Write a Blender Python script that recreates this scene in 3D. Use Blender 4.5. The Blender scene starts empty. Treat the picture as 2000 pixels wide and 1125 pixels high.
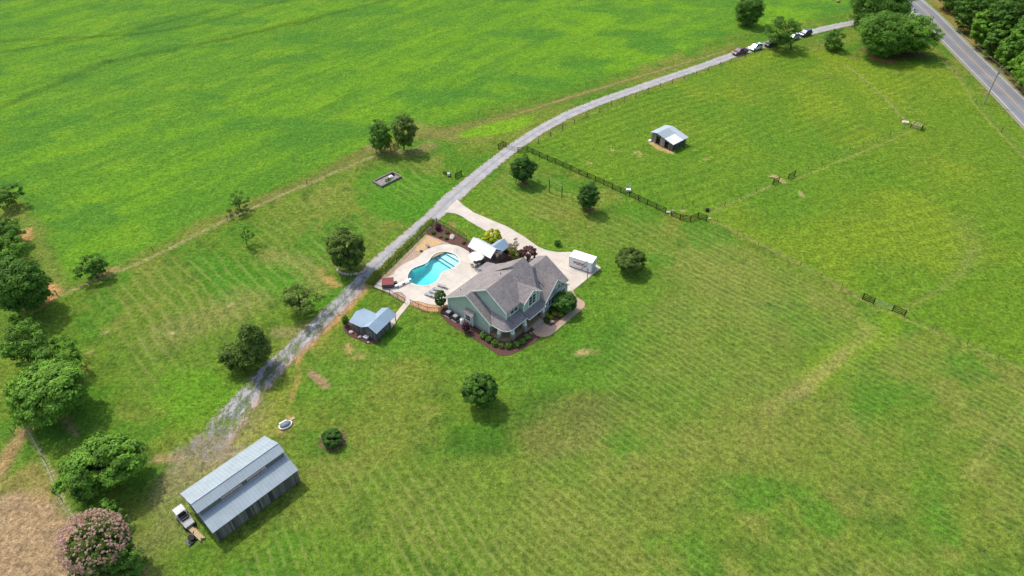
import bpy, bmesh, math, random
import numpy as np
from mathutils import Vector, Matrix

scene = bpy.context.scene
COL = scene.collection

# ------------------------------------------------------------------ camera
FOC, CAMH, DEP = 1333.0, 84.0, math.radians(40.4)
cam_d = bpy.data.cameras.new('camera')
cam = bpy.data.objects.new('camera', cam_d)
COL.objects.link(cam)
cam.location = (0, 0, CAMH)
cam.rotation_euler = (math.pi/2 - DEP, 0, 0)
cam_d.sensor_width = 36.0
cam_d.lens = FOC/2000*36
cam_d.clip_start = 1
cam_d.clip_end = 12000
scene.camera = cam

# ------------------------------------------------------------------ light
SUN = Vector((-0.47, 0.45, 1.0)).normalized()
world = bpy.data.worlds.new('World')
scene.world = world
world.use_nodes = True
wn = world.node_tree
bg = wn.nodes['Background']
sky = wn.nodes.new('ShaderNodeTexSky')
sky.sky_type = 'NISHITA'
sky.sun_disc = False
sky.sun_elevation = math.asin(SUN.z)
sky.sun_rotation = math.atan2(SUN.x, SUN.y)
sky.dust_density = 3.0
sky.air_density = 1.0
wn.links.new(sky.outputs[0], bg.inputs[0])
bg.inputs[1].default_value = 0.15
sun_d = bpy.data.lights.new('sun', 'SUN')
sun_d.energy = 2.05
sun_d.angle = math.radians(1.2)
sun_d.color = (1.0, 0.95, 0.86)
sun = bpy.data.objects.new('sun', sun_d)
COL.objects.link(sun)
sun.rotation_euler = SUN.to_track_quat('Z', 'Y').to_euler()
scene.view_settings.view_transform = 'Standard'
scene.view_settings.look = 'None'
scene.view_settings.exposure = 0.55
scene.view_settings.gamma = 1.0

# ------------------------------------------------------------------ survey
cd, sd = math.cos(DEP), math.sin(DEP)
def ray(px, py):
    x = (px-1000)/FOC; y = (py-562.5)/FOC
    return x, cd-y*sd, -sd-y*cd
def G(px, py, z=0.0):
    """ground survey: the world point at height z read off the photograph"""
    a, b, c = ray(px, py); s = (CAMH-z)/-c
    return (a*s, b*s)
def height_at(bx, by, py):
    g = G(bx, by); a, b, c = ray(bx, py)
    return CAMH + g[1]/b*c
def scale_at(x, y, z=0):
    return FOC/(y*cd-(z-CAMH)*sd)

# ------------------------------------------------------------------ mesh helpers
class MB:
    def __init__(s): s.v = []; s.f = []; s.t = []
    def add(s, vs, fs, tint=1.0):
        n = len(s.v); s.v += [tuple(p) for p in vs]
        for f in fs: s.f.append(tuple(i+n for i in f)); s.t.append(tint)
        return s
    def box(s, x0, x1, y0, y1, z0, z1, tint=1.0):
        v = [(x, y, z) for z in (z0, z1) for x, y in ((x0, y0), (x1, y0), (x1, y1), (x0, y1))]
        return s.add(v, [(3, 2, 1, 0), (4, 5, 6, 7), (0, 1, 5, 4), (1, 2, 6, 5), (2, 3, 7, 6), (3, 0, 4, 7)], tint)
    def prism(s, pts, z0, z1, tint=1.0):
        n = len(pts)
        a = sum(pts[i][0]*pts[(i+1) % n][1]-pts[(i+1) % n][0]*pts[i][1] for i in range(n))
        if a < 0: pts = pts[::-1]
        v = [(p[0], p[1], z0) for p in pts]+[(p[0], p[1], z1) for p in pts]
        f = [tuple(range(n))[::-1], tuple(range(n, 2*n))]
        f += [(i, (i+1) % n, n+(i+1) % n, n+i) for i in range(n)]
        return s.add(v, f, tint)
    def solid(s, A, B, tint=1.0):
        """two matching polygons joined into a closed solid"""
        n = len(A)
        f = [tuple(range(n))[::-1], tuple(range(n, 2*n))]
        f += [(i, (i+1) % n, n+(i+1) % n, n+i) for i in range(n)]
        return s.add(list(A)+list(B), f, tint)
    def slab(s, pts, t=0.14, tint=1.0):
        return s.solid([(p[0], p[1], p[2]-t) for p in pts], pts, tint)
    def beam(s, a, b, w, h=None, tint=1.0):
        h = h or w; a = Vector(a); b = Vector(b); d = (b-a)
        if d.length < 1e-6: return s
        d.normalize()
        up = Vector((0, 0, 1)) if abs(d.z) < 0.95 else Vector((0, 1, 0))
        x = d.cross(up).normalized()*w/2; y = x.cross(d).normalized()*h/2
        A = [a-x-y, a+x-y, a+x+y, a-x+y]; B = [p+(b-a) for p in A]
        return s.solid([tuple(p) for p in A], [tuple(p) for p in B], tint)
    def tube(s, pts, rad, n=8, tint=1.0, cap=True):
        pts = [Vector(p) for p in pts]
        if not hasattr(rad, '__len__'): rad = [rad]*len(pts)
        v = []
        for i, p in enumerate(pts):
            d = (pts[min(i+1, len(pts)-1)]-pts[max(i-1, 0)]).normalized()
            up = Vector((0, 0, 1)) if abs(d.z) < 0.9 else Vector((1, 0, 0))
            x = d.cross(up).normalized(); y = x.cross(d).normalized()
            for k in range(n):
                a = 2*math.pi*k/n
                v.append(tuple(p+x*math.cos(a)*rad[i]+y*math.sin(a)*rad[i]))
        f = []
        for i in range(len(pts)-1):
            for k in range(n):
                k2 = (k+1) % n
                f.append((i*n+k, i*n+k2, (i+1)*n+k2, (i+1)*n+k))
        if cap: f += [tuple(range(n)), tuple(range((len(pts)-1)*n, len(pts)*n))[::-1]]
        return s.add(v, f, tint)
    def lathe(s, prof, c=(0, 0, 0), n=20, tint=1.0):
        v = []; f = []
        for r, z in prof:
            for k in range(n):
                a = 2*math.pi*k/n
                v.append((c[0]+r*math.cos(a), c[1]+r*math.sin(a), c[2]+z))
        m = len(prof)
        for i in range(m-1):
            for k in range(n):
                k2 = (k+1) % n
                f.append((i*n+k, i*n+k2, (i+1)*n+k2, (i+1)*n+k))
        f += [tuple(range(n))[::-1], tuple(range((m-1)*n, m*n))]
        return s.add(v, f, tint)
    def blob(s, c, r, seed=0, n=10, m=7, amp=0.18, tint=1.0):
        rr = random.Random(seed); v = []; f = []
        ph = [(rr.uniform(0, 6), rr.uniform(0, 6), rr.uniform(1, 3)) for _ in range(4)]
        for i in range(m+1):
            th = math.pi*i/m
            for k in range(n):
                a = 2*math.pi*k/n
                d = 1+amp*sum(math.sin(p[2]*a+p[0])*math.sin(p[2]*th+p[1]) for p in ph)/1.6+rr.uniform(-amp, amp)*.25
                v.append((c[0]+r[0]*d*math.sin(th)*math.cos(a), c[1]+r[1]*d*math.sin(th)*math.sin(a), c[2]+r[2]*d*math.cos(th)))
        for i in range(m):
            for k in range(n):
                k2 = (k+1) % n
                f.append((i*n+k, (i+1)*n+k, (i+1)*n+k2, i*n+k2))
        return s.add(v, f, tint)
    def build(s, name, mat, parent=None, smooth=False, loc=None, rz=None):
        me = bpy.data.meshes.new(name)
        me.from_pydata(s.v, [], s.f); me.materials.append(mat)
        at = me.attributes.new('tint', 'FLOAT', 'FACE')
        at.data.foreach_set('value', s.t)
        if smooth: me.polygons.foreach_set('use_smooth', [True]*len(me.polygons))
        me.update()
        o = bpy.data.objects.new(name, me); COL.objects.link(o)
        if parent: o.parent = parent
        if loc: o.location = loc
        if rz is not None: o.rotation_euler.z = rz
        return o

def tag(o, label=None, cat=None, group=None, kind=None):
    if label: o['label'] = label
    if cat: o['category'] = cat
    if group: o['group'] = group
    if kind: o['kind'] = kind
    return o
def thing(name, label, cat, loc, rz=0.0, group=None):
    o = bpy.data.objects.new(name, None); COL.objects.link(o)
    o.location = (loc[0], loc[1], loc[2] if len(loc) > 2 else 0); o.rotation_euler.z = rz
    o.empty_display_size = 0.2
    return tag(o, label, cat, group)
def dup(root, loc, rz, label=None, group=None):
    r = root.copy(); COL.objects.link(r); r.location = (loc[0], loc[1], loc[2] if len(loc) > 2 else 0); r.rotation_euler.z = rz
    if label: r['label'] = label
    if group: r['group'] = group
    for ch in list(root.children):
        c = ch.copy(); COL.objects.link(c); c.parent = r
        for g in ch.children:
            d = g.copy(); COL.objects.link(d); d.parent = c
    return r
def each(parent, name, mat, boxes):
    for q in boxes: MB().box(*q).build(name, mat, parent)
def catmull(pts, n=6, closed=False):
    P = [Vector(p) for p in pts]; out = []; m = len(P)
    for i in range(m if closed else m-1):
        p0, p1, p2, p3 = [P[(i+k) % m] if closed else P[min(max(i+k, 0), m-1)] for k in (-1, 0, 1, 2)]
        for j in range(n):
            t = j/n
            out.append(0.5*((2*p1)+(p2-p0)*t+(2*p0-5*p1+4*p2-p3)*t*t+(3*p1-p0-3*p2+p3)*t**3))
    if not closed: out.append(P[-1])
    return [tuple(p) for p in out]

# ------------------------------------------------------------------ materials
class NT:
    def __init__(s, name):
        s.m = bpy.data.materials.new(name); s.m.use_nodes = True; s.t = s.m.node_tree
        s.b = s.t.nodes['Principled BSDF']; s.out = s.t.nodes['Material Output']
    def n(s, typ, **k):
        o = s.t.nodes.new(typ)
        for a, b in k.items(): setattr(o, a, b)
        return o
    def link(s, a, b): s.t.links.new(a, b)
    def inp(s, sock, v):
        if hasattr(v, 'is_linked'): s.link(v, sock)
        elif isinstance(v, (tuple, list)) and len(v) == 3 and sock.type == 'RGBA': sock.default_value = (*v, 1)
        else: sock.default_value = v
    def pos(s): return s.n('ShaderNodeNewGeometry').outputs['Position']
    def objco(s): return s.n('ShaderNodeTexCoord').outputs['Object']
    def mapping(s, vec, scale=(1, 1, 1), rot=(0, 0, 0)):
        m = s.n('ShaderNodeMapping'); s.link(vec, m.inputs[0]); m.inputs['Scale'].default_value = scale; m.inputs['Rotation'].default_value = rot
        return m.outputs[0]
    def noise(s, vec, scale, detail=3.0, rough=0.55, dist=0.0):
        o = s.n('ShaderNodeTexNoise'); s.link(vec, o.inputs['Vector'])
        o.inputs['Scale'].default_value = scale; o.inputs['Detail'].default_value = detail
        o.inputs['Roughness'].default_value = rough; o.inputs['Distortion'].default_value = dist
        return o.outputs['Fac']
    def rng(s, v, a, b, c=0.0, d=1.0, smooth=False):
        o = s.n('ShaderNodeMapRange'); s.link(v, o.inputs[0])
        if smooth: o.interpolation_type = 'SMOOTHSTEP'
        for i, x in zip((1, 2, 3, 4), (a, b, c, d)): s.inp(o.inputs[i], x)
        return o.outputs[0]
    def math(s, op, a, b=0.0, clamp=False):
        o = s.n('ShaderNodeMath', operation=op); o.use_clamp = clamp
        s.inp(o.inputs[0], a); s.inp(o.inputs[1], b); return o.outputs[0]
    def mix(s, f, a, b, mode='MIX'):
        o = s.n('ShaderNodeMix', data_type='RGBA', blend_type=mode)
        s.inp(o.inputs[0], f); s.inp(o.inputs[6], a); s.inp(o.inputs[7], b); return o.outputs[2]
    def attr(s, name):
        return s.n('ShaderNodeAttribute', attribute_name=name)
    def bump(s, h, strength, dist):
        o = s.n('ShaderNodeBump'); s.link(h, o.inputs['Height']); o.inputs['Strength'].default_value = strength
        o.inputs['Distance'].default_value = dist; s.link(o.outputs[0], s.b.inputs['Normal'])
    def fin(s, col, rough=0.7, metal=0.0, spec=0.3):
        s.inp(s.b.inputs['Base Color'], col); s.inp(s.b.inputs['Roughness'], rough)
        s.b.inputs['Metallic'].default_value = metal; s.b.inputs['Specular IOR Level'].default_value = spec
        return s.m

def simple(name, col, rough=0.7, metal=0.0, var=0.12, scale=2.0, bump=0.0, spec=0.3, tint=False):
    m = NT(name); p = m.pos()
    f = m.rng(m.noise(p, scale, 4), 0.3, 0.7, 1-var, 1+var)
    c = m.mix(1.0, col, f, 'MULTIPLY')
    if tint: c = m.mix(1.0, c, m.attr('tint').outputs['Fac'], 'MULTIPLY')
    if bump: m.bump(m.noise(p, scale*6, 3), bump, 0.05)
    return m.fin(c, rough, metal, spec)

def foliage(name, col, col2=None, transl=0.25):
    m = NT(name); t = m.attr('tint').outputs['Fac']
    col2 = col2 or tuple(x*y for x, y in zip(col, (1.5, 1.35, 1.0)))
    c = m.mix(m.rng(t, 0.45, 1.45, 0, 1), tuple(x*0.7 for x in col), col2)
    rv = m.n('ShaderNodeObjectInfo').outputs['Random']
    c = m.mix(1.0, c, m.rng(rv, 0, 1, 0.92, 1.32), 'MULTIPLY'); c = m.mix(m.rng(rv, 0.3, 1.0, 0, 0.22), c, tuple((col2[0]*1.1, col2[1]*.85, col2[2])))
    m.inp(m.b.inputs['Base Color'], c); m.b.inputs['Roughness'].default_value = 0.6
    m.b.inputs['Specular IOR Level'].default_value = 0.12
    tr = m.n('ShaderNodeBsdfTranslucent'); m.link(m.mix(0.3, c, (0.25, 0.4, 0.04)), tr.inputs[0])
    mx = m.n('ShaderNodeMixShader'); mx.inputs[0].default_value = transl
    m.link(m.b.outputs[0], mx.inputs[1]); m.link(tr.outputs[0], mx.inputs[2]); m.link(mx.outputs[0], m.out.inputs[0])
    return m.m

M = {}
M['concrete'] = None
def concrete(name, col, joints=0.0, stain=(0.55, 0.36, 0.2), amt=0.3):
    m = NT(name); p = m.pos()
    a = m.rng(m.noise(p, 0.35, 5, 0.65), 0.35, 0.7, 0.86, 1.1)
    b = m.rng(m.noise(p, 9, 3), 0.3, 0.7, 0.94, 1.06)
    c = m.mix(1.0, m.mix(1.0, col, a, 'MULTIPLY'), b, 'MULTIPLY')
    s = m.rng(m.noise(m.mapping(p, (0.5, 1.1, 1), (0, 0, 0.7)), 0.5, 4, 0.6), 0.55, 0.75, 0, amt)
    c = m.mix(s, c, stain)
    if joints:
        w = m.mapping(p, (1/joints, 1/joints, 1), (0, 0, -math.radians(50)))
        sp = m.n('ShaderNodeSeparateXYZ'); m.link(w, sp.inputs[0])
        j = None
        for ax in (0, 1):
            fr = m.math('FRACT', sp.outputs[ax]); d = m.math('ABSOLUTE', m.math('SUBTRACT', fr, 0.5))
            k = m.rng(d, 0.485, 0.497, 0, 1); j = k if j is None else m.math('MAXIMUM', j, k)
        c = m.mix(m.math('MULTIPLY', j, 0.35), c, (0.2, 0.17, 0.13))
    m.bump(m.noise(p, 12, 3), 0.15, 0.02)
    return m.fin(c, 0.8)
M['drive'] = concrete('driveway concrete', (0.55, 0.49, 0.415), 3.6, (0.46, 0.33, 0.2), 0.4)
M['deck'] = concrete('pool deck concrete', (0.57, 0.515, 0.44), 2.9, (0.5, 0.4, 0.3), 0.35)
M['path'] = concrete('path concrete', (0.58, 0.50, 0.41), 1.5)
M['paver'] = concrete('walk pavers', (0.44, 0.31, 0.215), 0.6, (0.3, 0.2, 0.13), 0.6)
M['found'] = simple('foundation stone', (0.36, 0.31, 0.25), 0.85, var=0.3, scale=3, bump=0.5)
def siding(name, col, horiz=True, pitch=0.18):
    m = NT(name); p = m.pos(); sp = m.n('ShaderNodeSeparateXYZ'); m.link(p, sp.inputs[0])
    fr = m.math('FRACT', m.math('MULTIPLY', sp.outputs[2], 1/pitch))
    c = m.mix(1.0, col, m.rng(m.noise(p, 0.8, 4), 0.3, 0.7, 0.9, 1.08), 'MULTIPLY')
    c = m.mix(m.rng(fr, 0.86, 0.98, 0, 0.35), c, tuple(x*0.45 for x in col))
    m.bump(fr, 0.5, 0.02)
    return m.fin(c, 0.6)
M['siding'] = siding('green lap siding', (0.44, 0.525, 0.445))
M['trim'] = simple('white trim', (0.80, 0.80, 0.77), 0.5, var=0.04)
M['shadowtrim'] = simple('dark green trim', (0.13, 0.2, 0.16), 0.6)
def shingle(name, col):
    m = NT(name); p = m.pos()
    v = m.n('ShaderNodeTexVoronoi'); m.link(m.mapping(p, (3.4, 3.4, 5), (0, 0, -math.radians(50))), v.inputs['Vector']); v.inputs['Scale'].default_value = 1
    sp = m.n('ShaderNodeSeparateColor'); m.link(v.outputs['Color'], sp.inputs[0])
    f = m.rng(sp.outputs[0], 0, 1, 0.84, 1.18)
    g = m.rng(m.noise(p, 0.5, 4), 0.3, 0.7, 0.88, 1.12)
    c = m.mix(1.0, m.mix(1.0, col, f, 'MULTIPLY'), g, 'MULTIPLY')
    c = m.mix(m.rng(m.noise(p, 6, 2), 0.5, 0.7, 0, 0.3), c, (0.17, 0.145, 0.145))
    sz = m.n('ShaderNodeSeparateXYZ'); m.link(p, sz.inputs[0])
    fr = m.math('FRACT', m.math('MULTIPLY', sz.outputs[2], 1/0.17))
    c = m.mix(m.rng(fr, 0.8, 1.0, 0, 0.3), c, (0.05, 0.045, 0.045))
    m.bump(m.noise(p, 14, 2), 0.5, 0.03)
    return m.fin(c, 0.9, spec=0.15)
M['shingle'] = shingle('asphalt shingles', (0.25, 0.222, 0.214))
def metal_roof(name, col, rough=0.38, metal=0.35):
    m = NT(name); p = m.objco()
    f = m.rng(m.noise(m.mapping(m.pos(), (0.6, 0.6, 0.6)), 0.8, 5, 0.7), 0.3, 0.75, 0.86, 1.1)
    c = m.mix(1.0, m.mix(1.0, col, f, 'MULTIPLY'), m.attr('tint').outputs['Fac'], 'MULTIPLY')
    return m.fin(c, m.rng(m.noise(m.pos(), 1.5, 4), 0.3, 0.7, rough, rough+0.2), metal, 0.4)
M['barn_roof'] = metal_roof('grey blue metal sheet', (0.33, 0.39, 0.42), .5, .05)
M['shed_roof'] = metal_roof('pale blue metal sheet', (0.31, 0.41, 0.50), .55, .0)
M['white_roof'] = metal_roof('white metal sheet', (0.74, 0.76, 0.77), 0.45, 0.1)
M['pale_roof'] = metal_roof('weathered pale sheet', (0.44, 0.50, 0.54), 0.5, 0.1)
def wood(name, col, horiz=False, var=0.3):
    m = NT(name); p = m.pos()
    f = m.rng(m.noise(m.mapping(p, (1, 1, 0.12)), 7, 4, 0.7), 0.25, 0.75, 1-var, 1+var)
    c = m.mix(1.0, m.mix(1.0, col, f, 'MULTIPLY'), m.attr('tint').outputs['Fac'], 'MULTIPLY')
    m.bump(m.noise(m.mapping(p, (1, 1, 0.15)), 12, 3), 0.5, 0.02)
    return m.fin(c, 0.85, spec=0.15)
M['barnwood'] = wood('weathered boards', (0.17, 0.155, 0.14))
M['dark_wood'] = wood('dark stained fence wood', (0.030, 0.022, 0.018))
M['grey_wood'] = wood('silvered rail wood', (0.22, 0.2, 0.17))
M['tan_wood'] = wood('raw lumber', (0.48, 0.36, 0.21))
M['porch_wood'] = wood('porch floor boards', (0.36, 0.245, 0.125), var=0.2)
M['post_wood'] = wood('aged post wood', (0.085, 0.06, 0.045))
M['black'] = simple('black metal', (0.018, 0.018, 0.02), 0.5)
M['dark'] = simple('dark interior', (0.02, 0.02, 0.022), 0.9)
M['glass'] = simple('window glass', (0.03, 0.04, 0.06), 0.12, spec=0.8, var=0.3, scale=1)
M['white'] = simple('white paint', (0.82, 0.82, 0.82), 0.4, var=0.03)
M['canvas'] = simple('cream canvas', (0.78, 0.76, 0.68), 0.8, var=0.04)
M['grey'] = simple('grey enamel', (0.32, 0.33, 0.34), 0.5)
M['dgrey'] = simple('dark grey', (0.09, 0.095, 0.1), 0.6)
M['maroon'] = simple('maroon vinyl', (0.20, 0.035, 0.035), 0.5, var=0.15)
M['teal'] = simple('teal plastic', (0.02, 0.35, 0.36), 0.4)
M['rubber'] = simple('rubber', (0.02, 0.02, 0.02), 0.8)
M['stone'] = simple('field stone', (0.50, 0.43, 0.35), 0.9, var=0.3, scale=3, bump=0.6)
M['mulch'] = simple('red brown mulch', (0.115, 0.058, 0.044), 0.95, var=0.45, scale=5, bump=1.0)
M['bark'] = wood('bark', (0.11, 0.085, 0.06))
M['pole'] = wood('utility pole wood', (0.30, 0.29, 0.24))
M['wire'] = simple('wire', (0.20, 0.20, 0.19), 0.6)
M['galv'] = simple('galvanised wire', (0.36, 0.40, 0.30), 0.7)
M['rock_red'] = simple('tan rock mulch', (0.40, 0.29, 0.20), 0.95, var=0.55, scale=4.5, bump=1.0)
M['sand'] = simple('orange sand', (0.50, 0.34, 0.17), 0.95, var=0.14, scale=2, bump=0.3)
M['red'] = simple('red lettering', (0.55, 0.045, 0.05), 0.5, var=0.05)
M['darkred'] = simple('dark lettering edge', (0.13, 0.02, 0.03), 0.5, var=0.05)

# ------------------------------------------------------------------ ground sheet
rng = np.random.default_rng(5)
def vnoise(x, y, sc, seed):
    r = np.random.default_rng(seed); N = 512; tab = r.random((N, N))
    X = x/sc+1000.3+seed*7.1; Y = y/sc+1000.7+seed*3.3
    xi = np.floor(X).astype(int); yi = np.floor(Y).astype(int)
    fx = X-xi; fy = Y-yi; fx = fx*fx*(3-2*fx); fy = fy*fy*(3-2*fy)
    a = tab[xi % N, yi % N]; b = tab[(xi+1) % N, yi % N]; c = tab[xi % N, (yi+1) % N]; d = tab[(xi+1) % N, (yi+1) % N]
    return (a*(1-fx)+b*fx)*(1-fy)+(c*(1-fx)+d*fx)*fy
def fbm(x, y, sc, seed, oct=4, g=0.55):
    o = 0; w = 1; tw = 0
    for i in range(oct):
        o = o+w*vnoise(x*(0.8 if i % 2 else 1)+y*(0.6 if i % 2 else 0), y*(0.8 if i % 2 else 1)-x*(0.6 if i % 2 else 0), sc/2**i, seed+i*13); tw += w; w *= g
    return o/tw
def dist(X, Y, pts, closed=False):
    d = np.full(X.shape, 1e9); m = len(pts)
    for i in range(m if closed else m-1):
        a = pts[i]; b = pts[(i+1) % m]; dx = b[0]-a[0]; dy = b[1]-a[1]; L = dx*dx+dy*dy+1e-9
        t = np.clip(((X-a[0])*dx+(Y-a[1])*dy)/L, 0, 1)
        d = np.minimum(d, np.hypot(X-a[0]-t*dx, Y-a[1]-t*dy))
    return d
def inside(X, Y, pts):
    c = np.zeros(X.shape, bool); m = len(pts)
    for i in range(m):
        a = pts[i]; b = pts[(i+1) % m]
        if a[1] == b[1]: continue
        c ^= ((a[1] > Y) != (b[1] > Y)) & (X < (b[0]-a[0])*(Y-a[1])/(b[1]-a[1])+a[0])
    return c
def sm(x, a, b):
    t = np.clip((x-a)/(b-a), 0, 1); return t*t*(3-2*t)
GP = lambda L: [G(*p) for p in L]

POOL = catmull(GP([(796.7,542.7),(798.7,534.7),(805,526.7),(816,521.5),(830.7,516),(837.8,510.5),(843,503),(850.7,496.5),(861.3,493),(873,493),(886.7,497),(894.7,504),(896,512),(891.5,519.5),(881,525.5),(866.7,530.7),(859.5,537.5),(855.5,546),(848,552.5),(834.7,557.5),(818.7,557.7),(806,554),(799,549.5)]), 4, True)

def axis(segs):
    out = []
    for a, b, st in segs: out += list(np.arange(a, b, st))
    return np.array(out+[segs[-1][1]])
geo = [200*1.35**i for i in range(1, 11)]
gx = np.concatenate([-np.array(geo[::-1])-20, axis([(-215, -95, 1.0), (-95, 135, .42), (135, 230, .9)]), np.array(geo)+30])
gy = np.concatenate([-np.array(geo[::-1])*1.0, axis([(-200, 20, 12.), (20, 36, 2.), (36, 190, .42), (190, 300, .9)]), np.array(geo)+100])
GX, GY = np.meshgrid(gx, gy); sh = GX.shape
X = GX.ravel(); Y = GY.ravel()
C = np.zeros((X.size, 3)); Mk = np.zeros((X.size, 3))       # colour; (dirt, tufts, coarse)
C[:] = (0.13, 0.245, 0.026)
def blend(mask, col, a=1.0):
    k = (mask*a)[:, None]; C[:] = C*(1-k)+np.array(col)*k
def mul(mask, f):
    C[:] = C*(1+(f-1)*mask)[:, None]
n1 = fbm(X, Y, 16, 1); n2 = fbm(X, Y, 5, 2); n3 = fbm(X, Y, 1.6, 3, 3); n4 = fbm(X, Y, 45, 4); n5 = fbm(X, Y, 3.5, 9)
wx = (fbm(X, Y, 4, 21)-.5); wy = (fbm(X, Y, 4, 22)-.5)
# lawns: olive, dry and green variation
blend(sm(n1, .45, .65), (0.18, 0.255, 0.038), .7)
blend(sm(n2, .50, .68)*sm(n1, .35, .6), (0.235, 0.265, 0.065), .45)
blend(sm(fbm(X, Y, 9, 31), .52, .68), (0.085, 0.24, 0.018), .8)
blend(sm(fbm(X, Y, 3, 33), .60, .74), (0.06, 0.15, 0.018), .5)
Mk[:, 1] = .35
# upper left hayfield
FIELD = GP([(-260,-220),(-260,300),(20,380),(70,430),(100,500),(115,568),(200,535),(300,488),(445,412),(620,335),(740,280),(850,250),(930,222),(1000,205),(1200,150),(1440,68),(1680,22),(1800,-30),(1800,-220)])
inn = inside(X, Y, FIELD); d = dist(X, Y, FIELD, True)
fm = np.where(inn, sm(d+(n5-.5)*3, 0, 2.5), 0)
blend(fm, (0.098, 0.245, 0.020))
fa, fb = G(60, 300), G(560, 120); fL = math.hypot(fb[0]-fa[0], fb[1]-fa[1]); fS = (X*(fb[0]-fa[0])+Y*(fb[1]-fa[1]))/fL*.28; fN = (-X*(fb[1]-fa[1])+Y*(fb[0]-fa[0]))/fL
rw = fbm(fS, fN, 7, 41, 5)
blend(fm*sm(rw, .48, .62), (0.135, 0.31, 0.014), .65)
blend(fm*sm(fbm(fS*1.6, fN, 5, 44, 5), .55, .68), (0.175, 0.345, 0.018), .5)
blend(fm*sm(fbm(fS*.7, fN*1.2, 3, 45, 5), .54, .66), (0.065, 0.19, 0.02), .45)
blend(fm*sm(X, -40, 60)*sm(fbm(X*.4, Y, 9, 144), .48, .62), (0.17, 0.36, 0.010), .6)
blend(fm*sm(fbm(X*.5, Y, 12, 47), .55, .7), (0.052, 0.18, 0.025), .6)
Mk[:, 2] = fm
# drill lines across the field
for a, b, c, w in (((-100,268),(0,210),(210,120),1.6),((0,80),(320,60),(560,0),1.4),((210,120),(420,80),(620,30),1.6),((420,82),(640,30),(900,-40),1.4),((-60,110),(200,70),(420,20),1.3)):
    d = dist(X+wx*3, Y+wy*3, catmull(GP([a, b, c]), 5)); mul(fm*sm(w-d, -.8, .8), .74)
RIGHT = GP([(1000,296),(1240,192),(1500,97),(1640,95),(1660,118),(1830,120),(2120,345),(2120,780),(1765,620),(1385,425),(1310,420),(1150,345)])
im = inside(X, Y, RIGHT).astype(float)
blend(im, (0.155, 0.27, 0.018), .7)
blend(im*sm(n1, .5, .7), (0.22, 0.32, 0.022), .6)
blend(im*sm(n4, .5, .62), (0.10, 0.25, 0.02), .5)
def stripes(poly, p, q, lam, amp, seed, sharp=False, pale=None):
    """mowing passes parallel to the ground line p-q"""
    a = G(*p); b = G(*q); dx = b[0]-a[0]; dy = b[1]-a[1]; L = math.hypot(dx, dy); nx, ny = -dy/L, dx/L
    m = inside(X, Y, GP(poly)).astype(float) if poly else np.ones(X.shape)
    ph = (X*nx+Y*ny)/lam+wx*.35+(fbm(X, Y, 30, seed)-.5)*2.2
    s = np.sin(ph*2*np.pi); k = .35+1.1*sm(fbm(X, Y, 12, seed+5), .38, .62)
    if pale:
        blend(m*sm(s, .72, .98)*k*np.clip(.5+n3, 0, 1.3), pale, amp)
    else: mul(np.clip(m*k, 0, 1.4), 1-0*s) if False else C.__setitem__(slice(None), C*(1+amp*.75*s*m*k)[:, None])
stripes([(1000,296),(1240,192),(1500,97),(1650,95),(1830,150),(1770,240),(1400,400),(1290,400),(1150,345)], (1090,260), (1500,130), 2.6, .11, 61)
stripes([(1400,415),(1780,250),(1980,300),(1990,560),(1760,600)], (1500,400), (1860,300), 3.0, .10, 63)
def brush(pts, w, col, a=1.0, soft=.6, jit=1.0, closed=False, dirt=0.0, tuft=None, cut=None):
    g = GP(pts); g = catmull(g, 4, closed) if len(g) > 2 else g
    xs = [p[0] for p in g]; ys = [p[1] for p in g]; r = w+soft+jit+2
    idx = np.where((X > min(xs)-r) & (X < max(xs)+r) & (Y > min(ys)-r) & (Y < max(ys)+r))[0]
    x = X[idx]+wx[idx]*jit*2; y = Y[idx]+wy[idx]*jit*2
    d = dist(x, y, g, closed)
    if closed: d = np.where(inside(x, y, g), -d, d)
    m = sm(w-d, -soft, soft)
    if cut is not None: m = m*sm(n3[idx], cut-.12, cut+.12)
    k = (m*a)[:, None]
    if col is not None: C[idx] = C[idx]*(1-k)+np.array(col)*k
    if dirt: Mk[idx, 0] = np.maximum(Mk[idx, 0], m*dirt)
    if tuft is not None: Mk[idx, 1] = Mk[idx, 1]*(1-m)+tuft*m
TAN = (0.42, 0.34, 0.17); DRY = (0.31, 0.29, 0.11); OR = (0.55, 0.30, 0.13); LIME = (0.22, 0.40, 0.012); DG = (0.055, 0.15, 0.016); GR = (0.075, 0.27, 0.014)
SHRUBB = (0.2, 0.17, 0.1)
# rough strip beside the hayfield and its worn fence lines
brush([(440,425),(620,345),(740,285),(850,262),(960,232),(1080,200),(1200,165),(1440,92)], 1.6, (0.17, 0.2, 0.05), .75, 1.0, 1.5, tuft=1)
brush([(110,580),(300,500),(445,428),(600,360),(740,300)], .45, (0.36, 0.33, 0.17), .8, .5, .4)
brush([(1000,225),(1120,188),(1240,152),(1420,98)], .3, (0.42, 0.34, 0.17), .6, .4, .5)
brush([(800,250),(900,262),(1000,240)], 3.5, (0.25, 0.23, 0.08), .6, 2.5, 2, tuft=1)
brush([(905,262),(960,245),(1030,232),(1010,248),(950,262)], 1.2, (0.17, 0.38, 0.012), .95, 1.2, .4, True)
brush([(30,405),(62,450),(95,520),(110,572)], 1.5, (0.2, 0.26, 0.06), .6, 1.5, 1)
brush([(88,560),(100,575)], 1.3, OR, .8, .8, 1.2, dirt=.7, cut=.4)
brush([(48,452),(52,465)], 1.0, OR, .6, .6, 1, dirt=.5)
brush([(60,605),(90,585)], 1.0, (0.33, 0.2, 0.1), .8, .8, 1)
brush([(195,533),(225,525)], .8, (0.45, 0.3, 0.16), .7, .6, .8)
brush([(730,287),(800,300),(840,285)], 1.8, (0.33, 0.27, 0.14), .55, 1.5, 1.5)
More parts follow.
